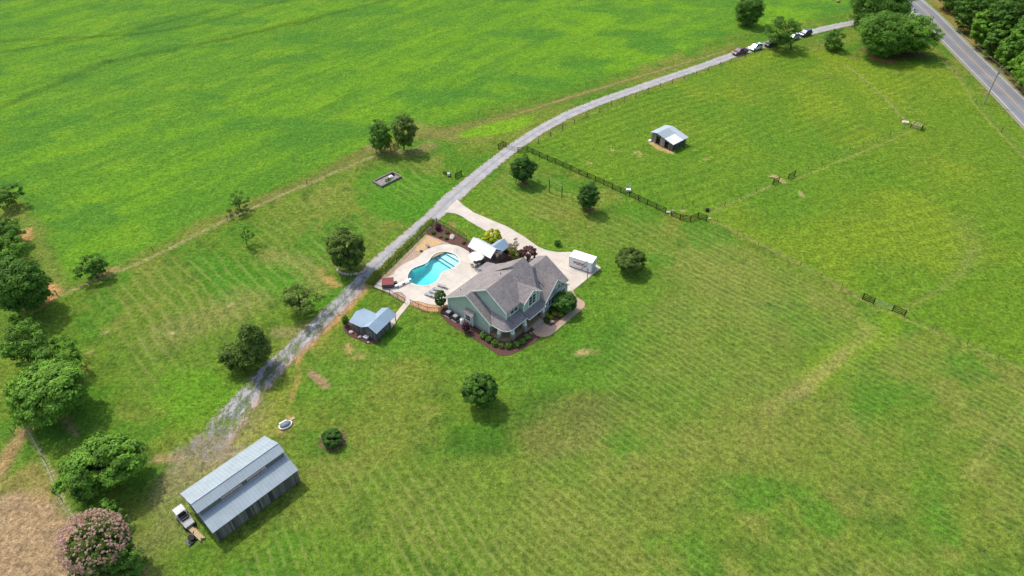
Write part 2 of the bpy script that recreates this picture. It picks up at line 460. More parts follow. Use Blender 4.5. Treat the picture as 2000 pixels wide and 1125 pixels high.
# garden corner: fresh green lawn
brush([(705,345),(760,330),(860,350),(890,385),(820,430),(740,420),(700,385)], .3, GR, .75, 1.6, 2, True)
brush([(600,545),(680,560),(700,600),(640,600),(560,560)], 1, GR, .7, 2, 2, True)
brush([(410,500),(470,520),(600,505),(560,560),(440,590)], 1, GR, .6, 2.5, 2, True)
brush([(530,500),(590,520),(620,560)], 2.5, (0.27, 0.27, 0.09), .5, 2, 2, tuft=1)
brush([(630,530),(655,556)], .9, OR, .5, .8, 1.2, cut=.5, dirt=.4)
brush([(700,520),(715,540)], 2.5, (0.16, .2, .06), .5, 2, 1)
brush([(330,650),(400,620),(480,590)], 4, (0.25, 0.25, 0.09), .5, 3, 2, tuft=1)
brush([(330,740),(400,730),(470,760),(420,800),(330,810)], 1, (0.12, 0.32, 0.016), .7, 2.5, 2, True)
for p in ((334,652),(205,650),(172,690),(448,597)): brush([p, (p[0]+4, p[1]-2)], .35, (.5, .45, .25), .8, .4, .4)
# yard round the house: rich green
brush([(560,760),(640,690),(760,640),(880,640),(990,700),(1090,660),(1150,600),(1250,600),(1200,720),(1060,760),(900,700),(760,700),(660,780)], 1, (0.10, 0.27, 0.022), .7, 4, 4, True)
brush([(1080,470),(1180,500),(1260,560),(1180,620),(1150,560)], 2, (0.12, 0.275, 0.022), .6, 3, 3, True)
brush([(900,400),(1000,440),(1100,480),(1020,400),(940,370)], 1, (0.12, 0.29, 0.016), .6, 3, 2, True)
brush([(860,425),(900,436),(945,458)], 1.2, (0.1, 0.28, 0.016), .7, 1, 1)
brush([(880,436),(886,440)], .7, (0.4, 0.28, 0.13), .6, .6, 1)
# wet green hollows and dark patches
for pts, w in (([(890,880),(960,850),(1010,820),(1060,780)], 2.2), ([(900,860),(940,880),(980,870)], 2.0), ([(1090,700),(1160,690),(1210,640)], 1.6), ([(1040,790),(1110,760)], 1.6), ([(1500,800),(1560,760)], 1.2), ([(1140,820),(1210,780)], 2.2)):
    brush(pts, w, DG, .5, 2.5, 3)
brush([(855,945),(812,985),(790,1035),(797,1090)], .5, DG, .6, .5, .4)
brush([(1040,840),(1100,800),(1180,790),(1160,850),(1080,880)], 2, (0.18, 0.18, 0.06), .5, 3, 3, True, tuft=1)
for pts, w, a in (([(560,900),(620,950),(700,900),(760,860)], 4, .5), ([(820,1000),(900,960),(990,960)], 5, .5), ([(1000,1050),(1200,1000),(1400,900),(1560,760)], 6, .4), ([(1330,620),(1420,600),(1500,640)], 6, .5), ([(1340,700),(1400,760),(1440,720)], 5, .45), ([(700,700),(760,740),(820,760)], 3, .35), ([(1400,560),(1470,545)], 4, .4)):
    brush(pts, w, (0.215, 0.255, 0.055), a*.8, 3.5, 4, tuft=.7)
brush([(880,975),(930,1000),(1000,980),(960,930)], 3, (0.11, 0.265, 0.02), .3, 3, 3, True)
for pts in ([(500,1060),(640,1040),(760,1060),(700,1110),(540,1110)], [(1290,740),(1380,800),(1480,760),(1400,700)]):
    brush(pts, 1, (0.12, 0.27, 0.022), .22, 4, 4, True)
brush([(1590,740),(1640,700),(1720,650),(1740,620)], 2.2, LIME, .5, 2, 1.5)
brush([(1500,800),(1640,700),(1700,640)], 1.2, (0.32, 0.33, 0.10), .5, 1.2, 1)
brush([(1545,775),(1590,740),(1650,690)], .9, (0.32, 0.30, 0.12), .4, .9, 1)
brush([(1760,605),(1830,570),(1885,520),(1895,480)], .9, (0.26, 0.30, 0.08), .35, .9, .6)
brush([(1880,430),(1895,470),(1890,520)], 2.5, (0.24, 0.28, 0.08), .25, 3, 1.5)
for o in (0, 18):
    brush([(1880+o,935),(1930+o,870),(1985+o,800),(2040+o,730)], .2, (0.30, 0.34, 0.10), .5, .25, .15)
brush([(1640,220),(1560,160),(1700,200)], 3, (0.2, 0.32, .02), .3, 4, 3)
# fence lines worn pale
for pts in ([(1385,428),(1500,485),(1600,538),(1685,585),(1765,622),(1880,670),(2010,728)], [(1385,418),(1450,388),(1510,362)], [(1552,350),(1640,315),(1720,282),(1785,252)], [(1645,122),(1710,172),(1768,236)], [(1822,98),(1870,150),(1905,205),(1950,255),(2010,318)]):
    brush(pts, .28, (0.34, 0.33, 0.11), .65, .45, .35)
# bare ground
brush([(1272,276),(1285,287),(1300,293),(1312,297)], .8, (0.60, 0.42, 0.22), 1, .4, .5, dirt=.2)
brush([(1240,297),(1248,302)], .6, (0.58, 0.40, 0.22), .9, .6, 1.3, cut=.42)
brush([(1146,318),(1154,319)], .35, (0.55, 0.38, 0.2), .9, .4, .9, cut=.4)
for p in ((1376,310),(1567,380),(1332,410),(1196,292),(1306,413)): brush([p, (p[0]+3, p[1]+1)], .35, (0.56, 0.42, 0.24), .8, .4, .7)
brush([(1520,348),(1530,356),(1510,343)], .5, (0.6, 0.44, 0.26), .8, .4, .3)
brush([(1563,374),(1570,384)], .3, (0.56, 0.42, 0.24), .9, .4, .3)
brush([(1710,113),(1738,121)], 1.6, (0.40, 0.20, 0.10), .95, .9, .6, dirt=.3)
brush([(1690,98),(1800,104),(1740,112)], 2.0, (0.17, 0.11, 0.06), .8, 1.5, 1)
brush([(1165,686),(1128,686)], .5, (0.42, 0.36, 0.17), .4, .6, 1.2)
brush([(1127,686),(1142,683)], .55, (0.45, 0.38, 0.2), .8, .5, .9)
brush([(676,675),(700,690)], .8, (0.50, 0.37, 0.18), .85, .8, 1.2, cut=.4)
brush([(603,730),(612,725),(642,750),(632,757)], .15, (0.36, 0.27, 0.17), .95, .25, .1, True)
brush([(600,640),(640,628),(700,560),(745,520)], .9, OR, .35, 1.0, .8, cut=.5)
brush([(735,535),(690,590),(640,640),(605,672),(585,700)], .55, OR, .8, .6, .9, dirt=.6, cut=.36)
brush([(583,705),(577,750),(572,790),(565,808)], .3, OR, .75, .5, .8, dirt=.4, cut=.45)
brush([(745,530),(680,615),(625,668)], .25, (0.35, 0.36, 0.06), .7, .4, .4)
brush([(540,650),(570,650),(600,640)], 1.2, (0.34, 0.27, 0.16), .5, 1, 1)
brush([(553,838),(572,816)], 1.0, (0.50, 0.33, 0.18), .6, .8, 1, cut=.45)
brush([(640,850),(658,850)], 1.3, (0.22, 0.15, 0.1), .0)
# yard by the barn
brush([(360,900),(400,860),(470,850),(520,800),(500,850),(430,900),(340,950)], 1.5, (0.30, 0.26, 0.16), .7, 2, 2.5, True, tuft=1)
brush([(480,860),(520,840),(540,790),(560,750)], 2.0, (0.25, 0.31, 0.05), .7, 1.8, 1)
brush([(300,900),(345,895)], .8, (0.46, 0.33, 0.2), .7, .7, .8)
brush([(330,960),(340,1020),(300,1050)], 3, (0.25, 0.27, 0.12), .5, 2.5, 2.5, tuft=1)
brush([(370,890),(420,880)], 3, (0.33, 0.31, 0.25), .6, 2, 2.5, cut=.48)
# neighbour's ploughed ground, lower left
brush([(-60,1010),(20,960),(85,965),(120,1000),(150,1060),(140,1200),(-200,1200),(-200,1040)], .3, (0.40, 0.30, 0.20), .95, 1.3, 1.6, True)
brush([(-30,960),(10,905),(40,855),(50,840)], 1.0, (0.42, 0.28, 0.16), .85, 1.0, 1.2)
brush([(20,940),(60,930),(100,960)], 1.6, (0.36, 0.28, .12), .6, 1.3, 2)
brush([(52,838),(88,900),(122,978),(150,1030)], .22, (0.40, 0.42, 0.22), .8, .25, .15)
brush([(200,1000),(245,1050),(285,1130),(300,1180)], .55, (0.33, 0.3, 0.17), .75, .7, .5)
brush([(230,1010),(275,1060),(310,1130)], 1.6, (0.17, 0.22, 0.06), .5, 1.5, 1)
brush([(120,800),(150,850)], .6, (0.35, 0.27, 0.15), .6, .6, .8)
brush([(160,720),(162,735)], .9, OR, .6, .7, .8)
# verge beyond the road
brush([(1800,-30),(1850,20),(1900,70),(1950,120),(2030,190),(2130,290)], 3.2, (0.30, 0.23, 0.08), .85, 1.5, 2, tuft=1)
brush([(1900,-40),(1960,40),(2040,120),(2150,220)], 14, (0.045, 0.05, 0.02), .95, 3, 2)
for t in ((1462,48),(1022,357),(1150,409)): brush([(t[0]-1, t[1]), (t[0]+2, t[1])], 1.0, (0.16, 0.085, 0.06), .95, .35, .2)
brush([(648,857),(652,858)], 1.9, (0.20, 0.135, 0.095), .95, .35, .2)
brush([(1880,345),(1700,420),(1600,330)], 6, (0.2, 0.31, 0.02), .25, 6, 4)
# fine mowing rows: where they run (their direction and pitch are in the material)
ROWS = [([(1000,305),(1150,365),(1310,425),(1385,430),(1700,590),(1500,640),(1300,560),(1180,500),(900,395)], (1050,330), (1290,440), 1.7, .8),
        ([(100,590),(440,430),(740,300),(880,300),(860,400),(700,520),(560,600),(420,760),(260,800)], (124,592), (204,739), 2.2, .8),
        ([(1180,560),(1400,440),(1700,600),(2100,760),(2100,1300),(800,1300),(1000,900),(1150,760)], (1530,560), (1960,770), 1.25, 1.0),
        ([(560,880),(900,850),(1020,1000),(1000,1250),(380,1250),(440,1080),(600,950)], (620,900), (700,1050), 1.5, .9)]
Rw = np.zeros((X.size, 4))
for i, (pl, a_, b_, lm, k_) in enumerate(ROWS):
    g_ = GP(pl); dd0 = dist(X, Y, g_, True)
    Rw[:, i] = np.where(inside(X, Y, g_), sm(dd0, 0, 6), 0)*k_*(.4+1.0*sm(fbm(X, Y, 14, 200+i), .36, .6))
Rw = np.clip(Rw, 0, 1)
# fine grain in the painted ground
mul(np.ones(X.shape), .88+.24*vnoise(X, Y, .8, 90))
C *= (.72+.0*im+.06*fm)[:, None]; C[:, 0] *= 1.10-.08*im; C[:, 2] = C[:, 2]*.82+.003; C *= (1+.05*fm)[:, None]; C = np.clip(C, .004, .9)
Z = (fbm(X, Y, 6, 95)-.5)*.05*(1-fm*.0)+fm*(n3-.5)*.12
# keep flat under the hard surfaces and the buildings
HARD = [GP([(729,561),(853,430),(905,385),(1000,430),(1115,485),(1185,523),(1150,600),(1060,670),(985,705),(860,625),(780,650),(700,690),(660,640),(720,600)]),
        GP([(330,960),(510,840),(600,900),(600,960),(430,1080)])]
for h in HARD:
    f = np.where(inside(X, Y, h), 0, sm(dist(X, Y, h, True), 0, 4)); Z *= f
Z -= 0.03
ny_, nx_ = sh
ii = np.arange(ny_-1)[:, None]*nx_+np.arange(nx_-1)[None, :]
quads = np.stack([ii, ii+1, ii+1+nx_, ii+nx_], -1).reshape(-1, 4)
cx = X[quads].mean(1); cy = Y[quads].mean(1)
near = (cx > -25) & (cx < -5) & (cy > 98) & (cy < 114)
hole = np.zeros(len(quads), bool); ni = np.where(near)[0]
dd = dist(cx[ni], cy[ni], POOL, True)
hole[ni] = inside(cx[ni], cy[ni], POOL) | (dd < .35)
quads = quads[~hole]
me = bpy.data.meshes.new('ground')
me.vertices.add(X.size); me.vertices.foreach_set('co', np.stack([X, Y, Z], 1).ravel())
me.loops.add(quads.size); me.loops.foreach_set('vertex_index', quads.ravel().astype(np.int32))
me.polygons.add(len(quads)); me.polygons.foreach_set('loop_start', np.arange(0, quads.size, 4, dtype=np.int32))
me.polygons.foreach_set('use_smooth', np.ones(len(quads), bool))
for nm, A in (('soil', C), ('mask', Mk)):
    a = me.attributes.new(nm, 'FLOAT_COLOR', 'POINT')
    a.data.foreach_set('color', np.concatenate([A, np.ones((X.size, 1))], 1).astype(np.float32).ravel())
a = me.attributes.new('rows', 'FLOAT_COLOR', 'POINT'); a.data.foreach_set('color', Rw.astype(np.float32).ravel())
me.update(calc_edges=True)
ground = bpy.data.objects.new('ground', me); COL.objects.link(ground); tag(ground, kind='structure')
m = NT('grass and soil'); p = m.pos(); base = m.attr('soil').outputs['Color']
ms = m.n('ShaderNodeSeparateColor'); m.link(m.attr('mask').outputs['Color'], ms.inputs[0])
big = m.rng(m.noise(p, 0.55, 4, 0.6), 0.28, 0.72, 0.8, 1.2)
mid = m.noise(m.mapping(p, (1, 1, 1)), 1.5, 6, 0.8)
fine = m.noise(p, 5.0, 4, 0.7)
c = m.mix(1.0, base, big, 'MULTIPLY')
c = m.mix(1.0, c, m.rng(mid, 0.32, 0.68, 0.36, 1.68), 'MULTIPLY')
c = m.mix(1.0, c, m.rng(fine, 0.3, 0.7, 0.6, 1.4), 'MULTIPLY')
# dry tufts
tf = m.math('MULTIPLY', m.rng(m.noise(p, 1.9, 5, 0.75), 0.56, 0.68, 0, 1), m.math('MULTIPLY', ms.outputs[1], 0.55))
c = m.mix(tf, c, (0.40, 0.36, 0.15))
dk = m.rng(m.noise(m.mapping(p, (1, 1, 1), (0, 0, 0.6)), 1.4, 6, 0.85), 0.57, 0.68, 0, 0.55)
c = m.mix(dk, c, (0.045, 0.12, 0.014))
wd = m.rng(m.noise(p, 2.6, 3, 0.6), 0.70, 0.76, 0, 0.6)
c = m.mix(wd, c, (0.24, 0.34, 0.05))
# clumpy crop in the hayfield
cr = m.math('MULTIPLY', m.rng(m.noise(m.mapping(p, (0.55, 1, 1), (0, 0, -0.3)), 1.6, 5, 0.75), 0.5, 0.68, 0, 0.55), ms.outputs[2])
c = m.mix(cr, c, (0.05, 0.165, 0.014))
cl = m.math('MULTIPLY', m.rng(m.noise(m.mapping(p, (0.6, 1, 1), (0, 0, -0.2)), 2.3, 4, 0.7), 0.56, 0.7, 0, 0.4), ms.outputs[2])
c = m.mix(cl, c, (0.18, 0.37, 0.018))
db = m.math('MULTIPLY', m.rng(m.noise(p, 1.4, 5, 0.7), 0.42, 0.56, 0, 1), ms.outputs[0])
c = m.mix(db, c, (0.58, 0.33, 0.16))
ra = m.attr('rows'); rs = m.n('ShaderNodeSeparateColor'); m.link(ra.outputs['Color'], rs.inputs[0])
warp = m.math('MULTIPLY', m.noise(p, 0.06, 2), 2.6); brk = m.rng(m.noise(p, 0.9, 4, 0.7), 0.38, 0.6, 0.25, 1.0)
for i, (pl, a_, b_, lm, k_) in enumerate(ROWS):
    ga_, gb_ = G(*a_), G(*b_); dx_, dy_ = gb_[0]-ga_[0], gb_[1]-ga_[1]; l_ = math.hypot(dx_, dy_)
    dt = m.n('ShaderNodeVectorMath', operation='DOT_PRODUCT'); m.link(p, dt.inputs[0]); dt.inputs[1].default_value = (-dy_/l_/lm, dx_/l_/lm, 0)
    sn = m.math('SINE', m.math('MULTIPLY', m.math('ADD', dt.outputs['Value'], warp), 2*math.pi))
    w_ = m.math('MULTIPLY', (rs.outputs[0], rs.outputs[1], rs.outputs[2], ra.outputs['Alpha'])[i], brk)
    c = m.mix(m.math('MULTIPLY', m.rng(sn, 0.25, 0.95, 0, 0.42), w_), c, (0.27, 0.29, 0.085))
    c = m.mix(m.math('MULTIPLY', m.rng(sn, -0.2, -0.95, 0, 0.25), w_), c, (0.07, 0.15, 0.02))
m.bump(m.math('ADD', mid, m.math('MULTIPLY', fine, 0.35)), 0.75, 0.22)
m.fin(c, 0.95, spec=0.05)
me.materials.append(m.m)

# ------------------------------------------------------------------ flat sheets
def sheet(name, pts, mat, z0=-0.05, z=0.02, holes=(), kind='structure'):
    bm = bmesh.new(); ed = []
    for lp in [pts]+list(holes):
        vs = [bm.verts.new((q[0], q[1], z)) for q in lp]
        ed += [bm.edges.new((vs[i], vs[(i+1) % len(vs)])) for i in range(len(vs))]
    bmesh.ops.triangle_fill(bm, edges=ed, use_beauty=True, normal=(0, 0, 1))
    for f in bm.faces:
        if f.normal.z < 0: f.normal_flip()
    r = bmesh.ops.extrude_edge_only(bm, edges=[e for e in bm.edges if e.is_boundary])
    for v in r['geom']:
        if isinstance(v, bmesh.types.BMVert): v.co.z = z0
    me = bpy.data.meshes.new(name); bm.to_mesh(me); bm.free(); me.materials.append(mat)
    o = bpy.data.objects.new(name, me); COL.objects.link(o)
    if kind: tag(o, kind=kind)
    return o
sm_ = lambda L, n=4, c=True: catmull(GP(L), n, c)

def strip(name, pts, widths, mat, z, seg=3.0, across=9, alpha_side=True):
    """a lane laid along the ground line, with across/along coordinates in its UV map"""
    P = catmull([(*G(p[0], p[1]), w) for p, w in zip(pts, widths)], 8)
    V = []; UV = []; L = 0
    for i, q in enumerate(P):
        a = P[max(i-1, 0)]; b = P[min(i+1, len(P)-1)]; dx = b[0]-a[0]; dy = b[1]-a[1]; l = math.hypot(dx, dy) or 1
        if i: L += math.hypot(q[0]-P[i-1][0], q[1]-P[i-1][1])
        for k in range(across):
            t = 2*k/(across-1)-1
            V.append((q[0]-dy/l*t*q[2]/2, q[1]+dx/l*t*q[2]/2, z)); UV.append((t, L))
    F = [(i*across+k, i*across+k+1, (i+1)*across+k+1, (i+1)*across+k) for i in range(len(P)-1) for k in range(across-1)]
    F = [f[::-1] for f in F]
    me = bpy.data.meshes.new(name); me.from_pydata(V, [], F); uv = me.uv_layers.new(name='lane')
    for lp in me.loops: uv.data[lp.index].uv = UV[lp.vertex_index]
    me.materials.append(mat); o = bpy.data.objects.new(name, me); COL.objects.link(o); tag(o, kind='structure')
    for pl in me.polygons:
        if pl.normal.z < 0: me.flip_normals(); break
    return o, P

def lane_mat(name, patchy):
    m = NT(name); p = m.pos(); uv = m.n('ShaderNodeUVMap', uv_map='lane').outputs[0]
    s = m.n('ShaderNodeSeparateXYZ'); m.link(uv, s.inputs[0]); t = m.math('ABSOLUTE', s.outputs[0])
    nz = m.noise(p, 0.9, 5, 0.65); nf = m.noise(p, 6, 3, 0.7)
    c = m.mix(1.0, (0.345, 0.34, 0.335), m.rng(m.noise(p, 0.5, 4), 0.3, 0.7, 0.82, 1.18), 'MULTIPLY')
    c = m.mix(1.0, c, m.rng(nf, 0.3, 0.7, 0.78, 1.22), 'MULTIPLY')
    # pale wheel tracks and a darker crown between them
    mid = m.math('MULTIPLY', m.rng(t, 0.0, 0.26, 1, 0, True), m.rng(nz, 0.3, 0.6, 0.35, 1))
    c = m.mix(m.math('MULTIPLY', mid, 0.75 if patchy else .55), c, (0.13, 0.14, 0.11) if patchy else (0.19, 0.2, 0.205))
    ed = m.math('ADD', t, m.rng(nz, 0.25, 0.75, -0.28, 0.28))
    c = m.mix(m.rng(ed, 0.62, 0.85, 0, 0.6), c, (0.40, 0.31, 0.21))
    if patchy:
        c = m.mix(m.rng(s.outputs[0], -0.2, -0.75, 0, 0.55), c, (0.45, 0.27, 0.15))
        g = m.rng(m.noise(m.mapping(p, (1, .45, 1), (0, 0, 0.75)), 0.8, 6, 0.75), 0.44, 0.56, 0, 1)
        g = m.math('MULTIPLY', g, m.rng(s.outputs[1], 16, 66, 1.0, 0.2))
        a = m.math('MULTIPLY', m.rng(ed, 0.7, 0.95, 1, 0), m.math('SUBTRACT', 1.0, m.math('MULTIPLY', g, 0.92)))
        a = m.math('MULTIPLY', a, m.rng(m.math('ADD', s.outputs[1], m.rng(nz, 0.3, 0.7, -4, 4)), 0, 9, 0, 1))
    else: a = m.rng(ed, 0.82, 1.0, 1, 0)
    m.inp(m.b.inputs['Alpha'], a)
    m.bump(nf, 0.4, 0.04)
    return m.fin(c, 0.95, spec=0.1)
strip('gravel_lane', [(372,905),(420,858),(470,795),(530,725),(585,672),(640,618),(692,566),(742,512)], [7.5,7.2,5.8,4.7,4.5,4.4,4.2,4.2], lane_mat('weedy gravel', True), 0.022)
strip('gravel_lane', [(715,541),(742,512),(790,470),(840,428),(888,382),(940,338),(990,298),(1040,263),(1100,229),(1160,203),(1230,178),(1300,154),(1370,130),(1440,105),(1500,86),(1560,69),(1620,54),(1680,42),(1740,34),(1790,28)], [4.2,4.1,4.1,4.2,4.6,4.2,4.0,3.9,3.9,3.9,3.8,3.8,3.8,3.8,3.8,3.9,4.1,4.4,5.2,7.5], lane_mat('grey gravel', False), 0.026)
# public road
asp = NT('asphalt'); p = asp.pos()
c = asp.mix(1.0, (0.20, 0.208, 0.22), asp.rng(asp.noise(p, 0.15, 4), 0.3, 0.7, 0.88, 1.12), 'MULTIPLY')
c = asp.mix(1.0, c, asp.rng(asp.noise(p, 8, 2), 0.3, 0.7, 0.9, 1.1), 'MULTIPLY')
uvn = asp.n('ShaderNodeUVMap', uv_map='lane').outputs[0]; s_ = asp.n('ShaderNodeSeparateXYZ'); asp.link(uvn, s_.inputs[0])
c = asp.mix(asp.rng(asp.math('ABSOLUTE', asp.math('SUBTRACT', asp.math('ABSOLUTE', s_.outputs[0]), 0.5)), 0.05, 0.2, 0.25, 0), c, (0.12, 0.12, 0.125))
asp.fin(c, 0.9, spec=0.15)
RL = [(1600,-270),(1700,-110),(1762,-22),(1815,30),(1867,85),(1922,140),(1965,183),(2020,240),(2120,345),(2300,545)]
RW = 7.4
strip('road', RL, [RW]*len(RL), asp.m, 0.05)
_, RP = strip('road_shoulder', RL, [RW+1.6]*len(RL), simple('road shoulder dirt', (0.26, 0.24, 0.15), 0.95, var=0.3, scale=2, bump=.5), 0.015)
bpy.data.objects['road_shoulder'].location.z = 0.0
def marking(name, off, w, mat, z=0.058):
    V = []; F = []
    for i, q in enumerate(RP):
        a = RP[max(i-1, 0)]; b = RP[min(i+1, len(RP)-1)]; dx = b[0]-a[0]; dy = b[1]-a[1]; l = math.hypot(dx, dy)
        for e in (off-w/2, off+w/2): V.append((q[0]-dy/l*e, q[1]+dx/l*e, z))
        if i: F.append((2*i-2, 2*i-1, 2*i+1, 2*i))
    me = bpy.data.meshes.new(name); me.from_pydata(V, [], F); me.materials.append(mat)
    o = bpy.data.objects.new(name, me); COL.objects.link(o); tag(o, kind='structure')
yel = simple('yellow road paint', (0.46, 0.32, 0.15), 0.7, var=.2, scale=1); wht = simple('white road paint', (0.62, 0.62, 0.58), 0.7, var=.2, scale=1)
marking('road_centre_line', .15, .13, yel); marking('road_centre_line', -.15, .13, yel)
marking('road_edge_line', 3.35, .17, wht); marking('road_edge_line', -3.35, .17, wht)
sheet('apron', sm_([(1762,30),(1775,15),(1792,24),(1812,34),(1830,48),(1805,42),(1780,38)], 3), simple('pale apron gravel', (0.42, 0.42, 0.42), 0.9, var=.2, scale=1.5), -.05, 0.035)

# ------------------------------------------------------------------ driveway, paths, beds
sheet('driveway', GP([(868,414.5),(880,402),(893,390),(904,400),(925,415),(960,430),(990.7,442.7),(1020,460),(1052,482.7),(1068,489),(1089,493),(1113,492),(1145,503),(1174,523.2),(1116,570),(1106,572),(1070,540),(1035,512),(980,470),(962,459),(948,450.7),(930,440),(916,432),(903,423),(889,417)]), M['drive'], -.1, 0.05)
sheet('front_walk', GP([(1106.5,571),(1119.3,568),(1125.4,580),(1136,586),(1141,590),(1142.7,594.5),(1141.3,600),(1131.4,608.8),(1105.8,630),(1084.6,648),(1075.5,655),(1066,658),(1057,658.2),(1048.4,655.6),(1039.3,648.8),(1060.4,627),(1066,633.5),(1075.5,637),(1084.6,633),(1105.8,614.8),(1126.7,597.5),(1126,588),(1117,577)]), M['paver'], -.1, 0.045)
sheet('mulch_bed', sm_([(860,612),(868,624),(885,639),(903.6,648.4),(929.7,664.5),(954.6,680.5),(969.5,691),(985.7,695),(1003,690.7),(1028,678),(1043,669.5),(1054,657),(1035,640),(1000,610),(930,570),(878,590)], 3), M['mulch'], -.08, 0.03)
sheet('mulch_bed', GP([(1057,615),(1066,633),(1075.5,636),(1084.6,632),(1105.8,613.8),(1127,596),(1126,588),(1117,577),(1105,560),(1080,570)]), M['mulch'], -.08, 0.03)
sheet('mulch_bed', sm_([(670,640),(680,655),(700,664),(722,672),(742,667),(738,650),(700,630),(680,625)], 3), M['mulch'], -.08, 0.02)
sheet('mulch_bed', GP([(832,457),(853,432),(882,450),(912,468),(962,497),(985,500),(1010,503),(1038,512),(1030,540),(960,520),(930,505),(915,494),(904,484),(890,478),(873,474)]), M['mulch'], -.08, 0.03)
sheet('rock_bed', GP([(734,553),(770,519),(800,489),(832,457.5),(850,464),(875,474.5),(890,481),(870,492),(820,515),(780,540),(750,556)]), M['rock_red'], -.08, 0.024)
sheet('sand_patch', sm_([(812,487),(832,461),(846,466),(862,474),(852,479),(836,484),(822,491)], 3), M['sand'], -.08, 0.034)
sheet('rock_bed', GP([(762,576),(775,568),(790,572),(796,580),(793,592),(780,586)]), M['rock_red'], -.08, 0.024)
sheet('rock_bed', GP([(800,596),(806,584),(830,585),(860,592),(877,590),(878,604),(858,609),(835,609),(818,603)]), simple('orange rock mulch', (0.50, 0.29, 0.15), 0.95, var=0.5, scale=4.5, bump=1.0), -.08, 0.026)
DECK = sm_([(729.3,560.7),(744,547),(766.7,537.5),(773,528.5),(785,518.7),(802.7,509.3),(816,502.7),(827,492.5),(840,485.3),(856,480),(872,478),(890.7,480),(904,485),(920,495)], 3, False) + \
    GP([(945,508),(975,520),(990,545),(955,580),(900,600),(876,597.5)]) + \
    sm_([(874.5,596.5),(856.9,596),(844,596),(830.5,593),(820.7,590),(812.9,589),(806,589.6),(800,594)], 3, False) + \
    sm_([(793,589),(793.6,580.6),(788.4,574.7),(782.6,571.3),(774.7,571.3),(766,574.9)], 3, False)
deck = sheet('pool_deck', DECK, M['deck'], -.1, 0.10, [POOL])
sheet('garden_path', GP([(793,587.5),(801,593),(782,616),(765,641),(755,634.5),(774,611)]), M['path'], -.1, 0.05)

# ------------------------------------------------------------------ swimming pool
def inset(pts, k):
    n = len(pts); out = []
    for i in range(n):
        a = pts[i-1]; b = pts[(i+1) % n]; dx = b[0]-a[0]; dy = b[1]-a[1]; l = math.hypot(dx, dy)
        out.append((pts[i][0]-dy/l*k*ORI, pts[i][1]+dx/l*k*ORI))
    return out
area = sum(POOL[i-1][0]*POOL[i][1]-POOL[i][0]*POOL[i-1][1] for i in range(len(POOL)))
ORI = 1 if area > 0 else -1
pc = (sum(p[0] for p in POOL)/len(POOL), sum(p[1] for p in POOL)/len(POOL))
pool = thing('swimming_pool', 'turquoise kidney shaped swimming pool with pale steps at one end', 'swimming pool', (pc[0], pc[1], 0))
def rel(p, z): return (p[0]-pc[0], p[1]-pc[1], z)
pa = G(800, 545); pb = G(893, 508); ax = Vector((pb[0]-pa[0], pb[1]-pa[1])).normalized(); PL = (Vector(pb)-Vector(pa)).length
def depth(p):
    t = ((p[0]-pa[0])*ax.x+(p[1]-pa[1])*ax.y)/PL
    return -(0.95+1.5*max(0, min(1, (0.62-t)/0.45)))
plaster = simple('pool plaster', (0.50, 0.80, 0.78), 0.8, var=.05)
b = MB(); n = len(POOL); r2 = inset(POOL, .25); r3 = inset(POOL, 1.1)
cen = [(pa[0]+ax.x*t*PL, pa[1]+ax.y*t*PL) for t in (0.25, 0.75)]
V = [rel(p, .1) for p in POOL]+[rel(p, depth(p)+.25) for p in POOL]+[rel(p, depth(p)) for p in r2]+[rel(p, depth(p)-.05) for p in r3]
F = [(r*n+i, r*n+(i+1) % n, (r+1)*n+(i+1) % n, (r+1)*n+i) for r in range(3) for i in range(n)]
b.add(V, F); b.add([rel(p, depth(p)-.05) for p in r3], [tuple(range(n))])
shell = b.build('basin', plaster, pool)
me = shell.data; bm = bmesh.new(); bm.from_mesh(me); bmesh.ops.triangulate(bm, faces=[f for f in bm.faces if len(f.verts) > 4]); bmesh.ops.recalc_face_normals(bm, faces=bm.faces); bm.to_mesh(me); bm.free()
b = MB()
o1 = POOL; o2 = inset(POOL, -.28)
b.add([rel(p, .125) for p in o1]+[rel(p, .125) for p in o2]+[rel(p, .02) for p in o1]+[rel(p, .02) for p in o2],
      [f for i in range(n) for j in [(i+1) % n] for f in ((i, j, n+j, n+i), (2*n+i, 2*n+j, j, i), (n+i, n+j, 3*n+j, 3*n+i))])
b.build('coping', simple('coping', (0.66, 0.60, 0.52), 0.7), pool)
# waterline tile
b = MB(); q = inset(POOL, .015)
b.add([rel(p, .02) for p in q]+[rel(p, -.22) for p in q], [(i, (i+1) % n, n+(i+1) % n, n+i) for i in range(n)])
b.build('waterline_tile', simple('blue tile', (0.02, 0.09, 0.13), 0.3, var=.3, scale=6), pool)
